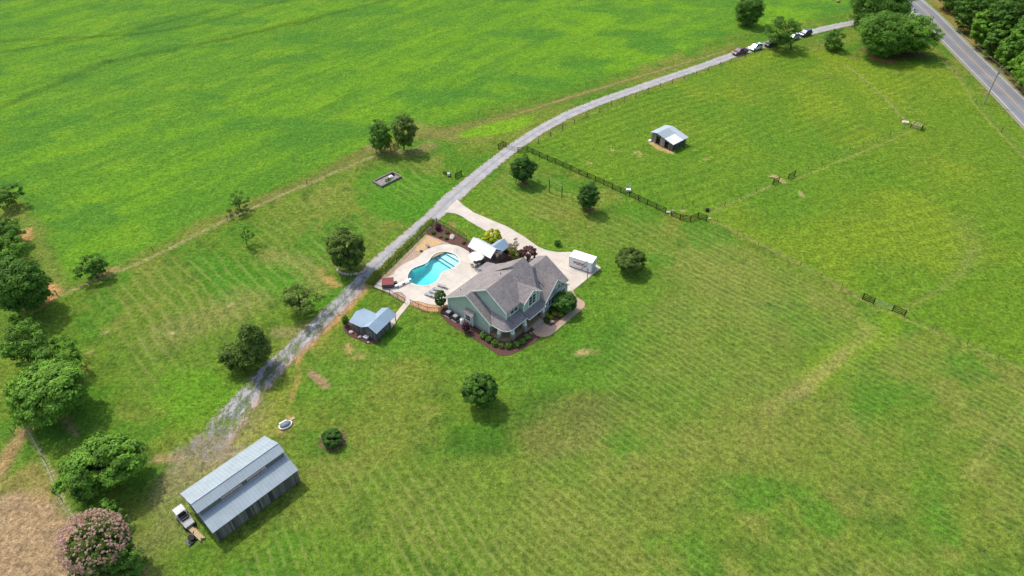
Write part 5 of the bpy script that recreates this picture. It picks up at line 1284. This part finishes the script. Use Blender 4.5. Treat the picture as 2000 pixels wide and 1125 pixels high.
# ------------------------------------------------------------------ pool furniture
def lounger(loc, rz, lab, first=[]):
    if first: return dup(first[0], loc, rz, lab)
    t = thing('sun_lounger', lab, 'sun lounger', loc, rz, 'sun loungers on the pool terrace')
    b = MB(); b.box(-.95, .35, -.3, .3, .28, .34); b.build('seat', M['grey'], t)
    b = MB(); b.slab([(.35, -.3, .34), (.95, -.3, .78), (.95, .3, .78), (.35, .3, .34)], .05); b.build('backrest', M['grey'], t)
    for x in (-.85, .3):
        for y in (-.27, .27): MB().box(x-.03, x+.03, y-.03, y+.03, 0, .28).build('leg', M['dgrey'], t)
    first.append(t); return t
LG = [((1215,600),'nearest the egg shaped evergreen'),((1300,545),'second along the row'),((1375,490),'third along the row'),((1470,420),'the last of the row, nearest the house eave')]
for (x, y), s in LG: lounger((*G(720+x/10.23, 520+y/10.23), .1), math.radians(-28), 'grey sun lounger on the terrace, '+s)
UP = G(931, 518)
t = thing('patio_umbrella', 'round cream patio umbrella shading a table by the pool', 'umbrella', (*UP, .1))
b = MB(); n = 8; R_ = 1.55
for k in range(n):
    a0 = 2*math.pi*k/n; a1 = 2*math.pi*(k+1)/n
    b.add([(0, 0, 2.65), (R_*math.cos(a0), R_*math.sin(a0), 2.15), (R_*math.cos((a0+a1)/2)*.95, R_*math.sin((a0+a1)/2)*.95, 2.2), (R_*math.cos(a1), R_*math.sin(a1), 2.15), (0, 0, 2.60)], [(0, 1, 2), (0, 2, 3), (4, 2, 1), (4, 3, 2)])
b.build('canopy', M['canvas'], t); MB().tube([(0, 0, 0), (0, 0, 2.7)], .03, 8).build('pole', M['grey'], t)
b = MB(); [b.tube([(0, 0, 2.1), (R_*.9*math.cos(a), R_*.9*math.sin(a), 2.17)], .01, 4) for a in [2*math.pi*k/n for k in range(n)]]; b.build('rib', M['grey'], t)
t = thing('patio_table', 'round dark patio table under the cream umbrella', 'table', (*UP, .1))
MB().lathe([(.02, .70), (.62, .70), (.62, .74), (.05, .74)], n=20).build('tabletop', M['dgrey'], t)
for k in range(4): MB().beam((.45*math.cos(k*1.57+.7), .45*math.sin(k*1.57+.7), 0), (.35*math.cos(k*1.57+.7), .35*math.sin(k*1.57+.7), .7), .05).build('leg', M['black'], t)
ch0 = None
for k, (a, s) in enumerate(((-2.6,'nearest the pool'),(-1.45,'nearest the house eave'),(-.35,'on the house side'),(1.0,'nearest the cabana'))):
    loc = (UP[0]+1.0*math.cos(a), UP[1]+1.0*math.sin(a), .1); lab = 'dark patio chair at the umbrella table, '+s
    if ch0 is None:
        ch0 = t = thing('patio_chair', lab, 'chair', loc, a, 'chairs at the umbrella table')
        MB().box(-.25, .25, -.25, .25, .42, .47).build('seat', M['dgrey'], t); MB().slab([(.22, -.25, .47), (.36, -.25, .95), (.36, .25, .95), (.22, .25, .47)], .04).build('backrest', M['dgrey'], t)
        for x in (-.22, .22):
            for y in (-.22, .22): MB().box(x-.02, x+.02, y-.02, y+.02, 0, .42).build('leg', M['black'], t)
    else: dup(ch0, loc, a, lab)
t = thing('grill', 'grey grill with rounded hood beside the umbrella', 'grill', (*G(942, 513), .1), .6)
MB().box(-.5, .5, -.28, .28, .1, .85).build('cabinet', M['dgrey'], t); MB().tube([(-.48, 0, .88), (.48, 0, .88)], .28, 14).build('hood', M['grey'], t)
# diving board
a = G(773.5, 563); c = G(802, 549.5); ang = math.atan2(c[1]-a[1], c[0]-a[0]); Ld = math.hypot(c[0]-a[0], c[1]-a[1])
t = thing('diving_board', 'white diving board reaching over the deep end of the pool', 'diving board', (*a, .1), ang)
MB().box(-.1, Ld+.1, -.23, .23, .5, .56).build('board', M['white'], t); MB().box(0, .55, -.2, .2, 0, .5).build('stand', M['grey'], t); MB().box(Ld*.45, Ld*.6, -.2, .2, 0, .5).build('stand', M['grey'], t)
for i, (p, r_, s) in enumerate((((836.5, 559.5), 1.1, 'at the deep end'), ((893.5, 491.5), 2.6, 'behind the pale steps'))):
    t = thing('pool_handrail', 'pair of bent steel handrails on the pool edge '+s, 'handrail', (*G(*p), .12), r_+1.57)
    for y in (-.25, .25): MB().tube([(0, y, 0), (0, y, .75), (.15, y, .9), (.5, y, .7), (.6, y, .0)], .025, 7).build('rail', M['grey'], t)
# hot tub
HT = G(720+278/7.5, 420+975/7.5, .9); hr = math.radians(7)
t = thing('hot_tub', 'square hot tub with a maroon folding cover in the left corner of the pool terrace', 'hot tub', (*HT, .1), hr)
b = MB(); b.box(-1.05, 1.05, -1.02, 1.02, .0, .78); b.build('cabinet', M['dgrey'], t)
b = MB()
for s_, e in ((-1, -1.12), (1, 1.12)):
    y0, y1 = sorted((0.006*s_, 1.1*s_)); b.solid([(-1.12, y0, .78), (1.12, y0, .78), (1.12, y1, .78), (-1.12, y1, .78)], [(-1.12, y0, .96 if s_ > 0 else .96), (1.12, y0, .96), (1.12, y1, .90 if s_ > 0 else .90), (-1.12, y1, .90)] if s_ > 0 else [(-1.12, y0, .90), (1.12, y0, .90), (1.12, y1, .96), (-1.12, y1, .96)])
for x in (-.6, 0, .6): b.box(x-.02, x+.02, -1.0, 1.0, .92, .975)
b.build('cover', M['maroon'], t)
t = thing('barrel_planter', 'small dark barrel beside the hot tub', 'barrel', (*G(773.5, 556), .1)); MB().lathe([(.26, 0), (.33, .3), (.27, .62), (.20, .62), (.18, .5)], n=14).build('staves', M['dgrey'], t); MB().lathe([(.31, .14), (.325, .17), (.31, .2)], n=14).build('hoop', M['grey'], t)
rock((*G(835.5, 481.5), .03), .5, 'round pale boulder on the orange sand above the pool', 21, sq=.9)
rock((*G(822.5, 491), .03), .32, 'dark round boulder in the rock bed left of the orange sand', 22, mat='dgrey')
rr = random.Random(4)
for k in range(60):
    tq = rr.random(); x = 742+(870-742)*tq; y = 549+(474-549)*tq; x += rr.uniform(2, 12); y += rr.uniform(0, 8)
    if inside(np.array([G(x, y)[0]]), np.array([G(x, y)[1]]), DECK)[0] or dist(np.array([G(x, y)[0]]), np.array([G(x, y)[1]]), DECK, True)[0] < .3: continue
    rock((*G(x, y), .02), rr.uniform(.12, .26), 'small tan rock lying in the rock bed between the fence and the terrace', 600+k, 'small rocks in the rock bed')

# ------------------------------------------------------------------ storage container with lettering
A3 = [G(1112, 500.8, 2.44), G(1163, 502.5, 2.44), G(1155, 514.5, 2.44)]
cang = math.atan2(A3[2][1]-A3[0][1], A3[2][0]-A3[0][0]); cl, cw, chh = 4.8, 2.35, 2.44
t = thing('storage_container', 'white moving container with red lettering parked on the end of the driveway', 'container', (*A3[0][:2], .05), cang)
b = MB(); b.box(0, cl, 0, cw, .12, chh-.06); b.build('wall', M['white'], t)
MB().box(-.04, cl+.04, -.04, cw+.04, chh-.06, chh+.02).build('roof', M['white'], t)
b = MB(); [b.box(x, x+.35, -.02, cw+.02, 0, .12) for x in (.3, 2.2, 4.1)]; b.build('skid', M['black'], t)
b = MB(); [b.box(x-.04, x+.04, -.03, 0.03, .12, chh-.06) for x in (.04, cl-.04)]; b.box(cl, cl+.03, .1, cw-.1, .2, 2.2); b.build('corner_frame', simple('pale frame', (0.66, 0.67, 0.68), .5), t)
b = MB(); b.box(cl+.03, cl+.06, cw/2-.02, cw/2+.02, .2, 2.2); b.box(cl+.03, cl+.07, .5, .56, .9, 1.2); b.build('door_seam', M['grey'], t)
def lettering(txt, size, mat, parent, loc, ext=.008, off=0.0, shear=0.0):
    cu = bpy.data.curves.new('letters', 'FONT'); cu.body = txt; cu.size = size; cu.extrude = ext; cu.offset = off; cu.shear = shear; cu.space_character = 1.08
    o = bpy.data.objects.new('lettering', cu); COL.objects.link(o); bpy.context.view_layer.update()
    dg = bpy.context.evaluated_depsgraph_get(); me = bpy.data.meshes.new_from_object(o.evaluated_get(dg)); bpy.data.objects.remove(o)
    me.materials.clear(); me.materials.append(mat); o = bpy.data.objects.new('lettering', me); COL.objects.link(o); o.parent = parent
    o.location = loc; o.rotation_euler = (math.pi/2, 0, 0); return o
lettering('PODS', .80, M['darkred'], t, (.98, -.012, 1.05), .006, .035)
lettering('PODS', .80, M['red'], t, (.95, -.026, 1.08), .006, .012)
# basketball hoop
bp_ = G(1146.5, 548.5)
t = thing('basketball_hoop', 'black basketball hoop with clear backboard at the driveway edge', 'basketball hoop', (*bp_, 0), math.radians(140))
MB().tube([(0, 0, 0), (0, 0, 3.0), (.35, 0, 3.35)], .06, 8).build('pole', M['black'], t)
gb = NT('clear acrylic'); gb.b.inputs['Base Color'].default_value = (.8, .85, .9, 1); gb.b.inputs['Alpha'].default_value = .25; gb.b.inputs['Roughness'].default_value = .1
bd = MB().box(.86, .89, -.84, .84, 2.85, 3.85).build('backboard', gb.m, t)
b = MB(); [b.beam(p_, q_, .06) for p_, q_ in (((.87, -.86, 2.85), (.87, .86, 2.85)), ((.87, -.86, 3.85), (.87, .86, 3.85)), ((.87, -.86, 2.85), (.87, -.86, 3.85)), ((.87, .86, 2.85), (.87, .86, 3.85)), ((.91, -.3, 3.05), (.91, .3, 3.05)), ((.91, -.3, 3.5), (.91, .3, 3.5)))]; b.beam((.35, 0, 3.35), (.85, 0, 3.3), .08); b.beam((0, 0, 2.6), (.85, 0, 3.0), .06); b.build('frame', M['black'], t)
b = MB(); b.tube([(1.15+.23*math.cos(k*.4488), .23*math.sin(k*.4488), 3.05) for k in range(15)], .016, 5, cap=False); b.build('rim', simple('orange rim', (.5, .12, .03)), t)

# ------------------------------------------------------------------ vehicles
def vehicle(loc, rz, kind, paint, label, name):
    t = thing(name, label, {'pickup': 'pickup truck', 'suv': 'SUV', 'van': 'minivan'}[kind], loc, rz, 'vehicles parked along the lane')
    Lh = 2.85 if kind == 'pickup' else 2.45; w = .98; z0 = .38
    pm = paint
    if kind == 'pickup': low = [(-Lh, .62), (-Lh+.05, 1.12), (-.65, 1.14), (1.55, 1.14), (2.55, 1.02), (Lh, .85), (Lh, .5), (Lh-.15, z0), (-Lh+.1, z0)]; cab_ = [(-.75, 1.12), (-.55, 1.80), (.75, 1.82), (1.5, 1.13)]
    else: low = [(-Lh, .6), (-Lh+.03, 1.08), (1.3, 1.12), (2.2, .98), (Lh, .8), (Lh, .5), (Lh-.15, z0), (-Lh+.1, z0)]; cab_ = [(-Lh+.08, 1.06), (-Lh+.45, 1.72), (.5, 1.76), (1.4, 1.1)]
    b = MB()
    def prof(pf, w0, w1=None, mb=b):
        w1 = w1 or w0; n = len(pf)
        mb.solid([(x, -w0, z) for x, z in pf], [(x, w0, z) for x, z in pf])
    m_ = [(x, z) for x, z in low]
    b.solid([(x, -w*.97 if z > .9 else -w, z) for x, z in m_], [(x, w*.97 if z > .9 else w, z) for x, z in m_])
    b.build('body', pm, t)
    c_ = MB(); n = 4; wt, wb = .72, .90
    ww = lambda z: wb if z < 1.3 else wt
    c_.solid([(x, -ww(z), z) for x, z in cab_], [(x, ww(z), z) for x, z in cab_]); cb = c_.build('cabin', pm, t)
    g = MB(); (a0, b0), (a1, b1), (a2, b2), (a3, b3) = cab_
    def quad(p): g.slab(p, .012)
    L2 = lambda p, q, k: tuple(p[i]+(q[i]-p[i])*k for i in range(3))
    for s_ in (-1, 1):
        A = (a0, s_*(wb+.012), b0); B_ = (a1, s_*(wt+.012), b1); C_ = (a2, s_*(wt+.012), b2); D_ = (a3, s_*(wb+.012), b3)
        for k0, k1 in ((.06, .47), (.51, .9)):
            lo0 = L2(A, D_, k0+.04); lo1 = L2(A, D_, k1); hi0 = L2(B_, C_, k0); hi1 = L2(B_, C_, min(k1+.04, .96))
            g.add([L2(lo0, hi0, .12), L2(lo1, hi1, .12), L2(lo1, hi1, .86), L2(lo0, hi0, .86)], [(0, 1, 2, 3)])
    f = lambda x, y, z, d: (x+d, y, z+.012)
    g.add([f(a3-.06*(a3-a2), -wb*.88, b3+.06, .02), f(a3-.06*(a3-a2), wb*.88, b3+.06, .02), f(a2+.08, wt*.88, b2-.06, .02), f(a2+.08, -wt*.88, b2-.06, .02)], [(0, 1, 2, 3)])
    g.add([(a0-.012, -wb*.85, b0+.12), (a0-.012, wb*.85, b0+.12), (a1-.03, wt*.85, b1-.1), (a1-.03, -wt*.85, b1-.1)], [(0, 1, 2, 3)])
    g.build('pane', M['glass'], cb)
    if kind == 'pickup': MB().box(-Lh+.12, -.85, -.78, .78, .9, 1.146).build('cargo_bed', M['black'], t)
    if kind == 'suv':
        b = MB(); [b.beam((-1.6, y, 1.79), (.3, y, 1.80), .05) for y in (-.6, .6)]; b.build('roof_rail', M['dgrey'], t); MB().box(-.55, .2, -.4, .4, 1.74, 1.775).build('sunroof', M['glass'], t)
    for x in (-Lh+.95, Lh-.95):
        for y in (-w+.1, w-.1):
            wh = MB().tube([(x, y-.12, .37), (x, y+.12, .37)], .37, 16).build('wheel', M['rubber'], t)
            MB().tube([(x, y-.128, .37), (x, y+.128, .37)], .2, 12).build('rim', M['grey'], wh)
    for y in (-.7, .7): MB().box(Lh-.06, Lh+.015, y-.2, y+.2, .68, .84).build('headlight', M['canvas'], t); MB().box(-Lh-.015, -Lh+.05, y-.12, y+.12, .78, 1.0).build('tail_light', M['red'], t)
    return t
def paint(n, c): 
    m = simple(n, c, 0.28, 0.25, var=.03, spec=.6); m.node_tree.nodes['Principled BSDF'].inputs['Coat Weight'].default_value = .5; return m
def lane_dir(p, q): a = G(*p); c = G(*q); return math.atan2(c[1]-a[1], c[0]-a[0])
v = lambda p, q, *a: vehicle(((G(*p)[0]+G(*q)[0])/2, (G(*p)[1]+G(*q)[1])/2, .03), lane_dir(p, q)+math.pi, *a)
v((1429,109.5), (1460,100.5), 'pickup', paint('maroon paint', (.115, .04, .065)), 'maroon pickup truck at the front of the parked line', 'parked_pickup')
v((1459,101.5), (1491,91.5), 'suv', paint('white car paint', (.78, .78, .78)), 'white SUV with roof rails between the maroon pickup and the black truck', 'parked_suv')
v((1492,93.5), (1519,83.5), 'pickup', paint('black car paint', (.018, .02, .022)), 'black pickup truck half under the spreading tree', 'parked_pickup')
v((1535,81), (1561,72.5), 'van', paint('silver car paint', (.42, .43, .45)), 'silver minivan mostly hidden by the leaves of the spreading tree', 'parked_minivan')
v((1561,72.5), (1583,65.5), 'van', paint('navy car paint', (.03, .045, .11)), 'navy blue minivan at the rear of the parked line', 'parked_minivan')

# ------------------------------------------------------------------ utility pole
t = thing('utility_pole', 'tall grey green wooden utility pole with crossarm leaning over the road', 'utility pole', G(1922, 202))
ph = height_at(1922, 202, 130)
b = MB(); b.tube([(0, 0, -.1), (-.15, 0, ph)], [.19, .13], 10); b.build('pole', M['pole'], t)
rd = Vector((G(2020, 240)[0]-G(1867, 85)[0], G(2020, 240)[1]-G(1867, 85)[1])).normalized(); pn = Vector((-rd.y, rd.x))
MB().beam((-.15+pn.x*1.3, pn.y*1.3, ph-.7), (-.15-pn.x*1.3, -pn.y*1.3, ph-.7), .12, .14).build('crossarm', M['pole'], t)
b = MB(); ins = [(-.15+pn.x*k, pn.y*k, ph-.55) for k in (-1.2, -.5, 1.2)]+[(-.15, 0, ph+.1)]
for q in ins: b.lathe([(.05, -.1), (.07, 0), (.04, .12)], q, 8)
b.build('insulator', M['grey'], t)
b = MB()
for q in ins+[(-.15+pn.x*.1, pn.y*.1, ph-2.2)]:
    for sgn, L_ in ((1, 45), (-1, 60)):
        pts = [(q[0]+rd.x*L_*sgn*k/10, q[1]+rd.y*L_*sgn*k/10, q[2]+.1-1.6*4*(k/10*.5)*(1-k/10*.5)) for k in range(11)]; b.tube(pts, .014, 4, cap=False)
b.build('cable', M['wire'], t)
b = MB(); b.lathe([(.2, -.4), (.24, -.3), (.24, .3), (.15, .4)], (.15, 0, ph-1.8), 12); b.build('transformer', M['grey'], t)

# ------------------------------------------------------------------ things on the grass
a = G(1072.5, 375); c = G(1097, 387)
t = thing('clothesline_frame', 'two tall bare wooden posts joined by a thin line on the lawn', 'post frame', a)
for x, y in ((0, 0), (c[0]-a[0], c[1]-a[1])): MB().box(x-.09, x+.09, y-.09, y+.09, 0, 3.25).build('post', M['post_wood'], t)
MB().beam((0, 0, 3.2), (c[0]-a[0], c[1]-a[1], 3.2), .07, .06, 1.6).build('line', M['grey_wood'], t)
gp = [G(700+x/9.09, 320+y/9.09) for x, y in [(250,330),(610,155),(765,245),(400,430)]]
gx0, gy0 = gp[0]; ga = math.atan2(gp[1][1]-gy0, gp[1][0]-gx0); gl = math.hypot(gp[1][0]-gx0, gp[1][1]-gy0); gw = math.hypot(gp[3][0]-gx0, gp[3][1]-gy0)
t = thing('raised_bed', 'long rectangular timber edged garden bed with grey soil near the fence trees', 'garden bed', (gx0, gy0), ga)
b = MB(); b.box(0, gl, -.3, 0, 0, .45); b.box(0, gl, -gw, -gw+.3, 0, .45); b.box(0, .3, -gw+.3, -.3, 0, .45); b.box(gl-.3, gl, -gw+.3, -.3, 0, .45); b.build('timber_frame', M['grey_wood'], t)
b = MB(); b.box(.3, gl-.3, -gw+.3, -.3, 0, .16); b.build('soil', simple('grey bed soil', (0.27, 0.23, 0.21), .95, var=.4, scale=3, bump=1.0), t)
c2, s2 = math.cos(ga), math.sin(ga); GBW = lambda x, y: (gx0+x*c2-y*s2, gy0+x*s2+y*c2)
tag(MB().box(-.5, .5, -.35, .35, 0, .35).box(-.3, .2, -.2, .2, .35, .5).build('white_sack', M['white'], None, loc=(*GBW(4.1, -1.7), .16), rz=ga), 'white sack lying on the soil of the timber edged bed', 'sack')
for i, (x, y, s) in enumerate(((3.1, -2.2, 'centre'), (2.4, -2.4, 'left'))):
    p_ = GBW(x, y); Q, tn = crown_mesh(.45, .45, .3, 22, 40, .08, 700+i); Q[..., 2] += .4
    o = leaf_object('bed_weed', Q, tn, fol('box')); o.location = (*p_, .1); tag(o, 'green leafy plant growing near the %s of the timber edged bed' % s, 'plant')
tag(MB().box(-.3, .3, -.2, .2, 0, .4).lathe([(.15, .4), (.2, .6)], n=8).build('black_tub', M['black'], None, loc=(*GBW(5.2, -1.2), .16), rz=ga), 'black tub at the upper right end of the timber edged bed', 'tub')
o_ = G(558, 831.5)
t = thing('domed_cover', 'grey domed cover inside a pale oval rim on the grass above the barn', 'cover', o_, math.radians(38))
b = MB(); ov = [(1.05*math.cos(k*math.pi/12), .72*math.sin(k*math.pi/12)) for k in range(24)]; b.prism(ov, 0, .3); b.build('rim', M['canvas'], t)
b = MB(); b.lathe([(.62, .28), (.60, .4), (.5, .55), (.3, .66), (.05, .7)], n=16); o = b.build('dome', simple('blue grey cover', (.16, .19, .22), .5), t, True); o.scale = (1.45, 1, 1)
MB().box(-.7, .5, .55, .75, .3, .42).build('bench_edge', M['white'], t)
tag(MB().box(-.35, .35, -.25, .25, 0, .12).box(-.3, .3, -.02, .02, .12, .15).build('paving_slab', M['tan_wood'], None, loc=(*G(571.5, 818), 0), rz=.7), 'pale tan slab beside the grey domed cover', 'slab')
t = thing('hay_ring', 'small pale wire ring feeder with a white tub by the long board fence', 'feeder', G(1227, 372))
b = MB()
for z in (.3, .9, 1.4): b.tube([(.55*math.cos(k*.5236), .55*math.sin(k*.5236)+.4, z) for k in range(13)], .02, 5, cap=False)
for k in range(8): b.tube([(.55*math.cos(k*.785), .55*math.sin(k*.785)+.4, 0), (.55*math.cos(k*.785), .55*math.sin(k*.785)+.4, 1.4)], .018, 4)
b.build('ring', M['galv'], t); MB().box(-.55, .5, -.75, -.05, 0, .6).build('tub', M['white'], t)
tag(MB().box(-.3, .3, -.3, .3, 0, .5).box(-.33, .33, -.33, .33, .5, .6).build('salt_box', M['dark_wood'], None, loc=(*G(1381, 412), 0)), 'small dark box with pale top behind the angled board fence', 'box')
bpy.data.objects['salt_box'].data.materials[0] = M['dark_wood']
for p, s in (((1332,409),'nearest the angled board fence in bare soil'),((1352,399),'thin one further into the pasture'),((1196,291),'alone between the lane and the bare soil patch')):
    tag(MB().tube([(0, 0, 0), (.05, 0, 1.0)], .05, 6).tube([(.05, 0, .9), (.05, .0, 1.06)], .07, 6).build('stake', M['post_wood'], None, loc=(*G(*p), 0)), 'single short dark stake, '+s, 'stake')
for k in range(9): rock((*G(1303+rr.uniform(0, 12), 413.5+rr.uniform(-2, 2.5)), 0), rr.uniform(.18, .34), 'pinkish stone in the gap of the long board fence', 650+k, 'stones in the fence gap', sq=.5)
rock((*G(1387, 427.5), 0), .3, 'pale stone at the right end of the angled board fence', 670, sq=.5)
fo = G(1778, 249)
t = thing('cattle_crate', 'open timber crate pen with dark side panel at the fence corner', 'pen', fo, math.radians(-38))
b = MB(); [b.beam(p_, q_, .14) for p_, q_ in (((0, 0, 1.0), (2.6, 0, 1.0)), ((0, 1.7, 1.0), (2.6, 1.7, 1.0)), ((0, 0, 1.0), (0, 1.7, 1.0)), ((2.6, 0, 1.0), (2.6, 1.7, 1.0)), ((1.0, .1, .9), (1.0, 1.6, .9)), ((1.6, .1, .9), (1.6, 1.6, .9)), ((2.1, .1, .9), (2.1, 1.6, .9)), ((0, 0, .5), (2.6, 0, .5)))]; b.build('frame', M['tan_wood'], t)
for x in (0, 2.6):
    for y in (0, 1.7): MB().box(x-.09, x+.09, y-.09, y+.09, 0, 1.3 if x else 1.0).build('post', M['dark_wood'], t)
b = MB(); [b.box(2.62, 2.68, .1, 1.6, z, z+.14) for z in (.15, .42, .69, .96, 1.15)]; b.build('side_panel', M['dark_wood'], t)
tag(MB().solid([(-.8, -.6, 0), (.7, -.6, 0), (.7, .6, 0), (-.8, .6, 0)], [(-.8, -.6, .35), (.7, -.6, .5), (.7, .6, .5), (-.8, .6, .35)]).box(-.5, .5, -.4, .4, .5, .52).build('wooden_ramp', simple('sun bleached ply', (.60, .50, .38), .8), None, loc=(*G(1768, 240.5), 0), rz=math.radians(-25)), 'pale sloping wooden platform left of the crate pen', 'platform')
tag(MB().blob((0, 0, .4), (.8, .5, .5), 5).build('round_bale', simple('tan heap', (.42, .27, .14), .9), None, loc=(*G(1637, 5), 0)), 'small tan heap on the grass at the top edge right of the round tree', 'heap')
for p, s in (((1494,346),'left'),):
    tag(MB().box(-1.2, .9, -.12, .12, 0, .1).box(-.3, .2, -.12, .12, .1, .18).build('loose_rail', M['tan_wood'], None, loc=(*G(1511, 347), 0), rz=math.radians(-25)), 'pale loose rail lying by the mid pasture gateway', 'rail')
bpy.context.view_layer.update()
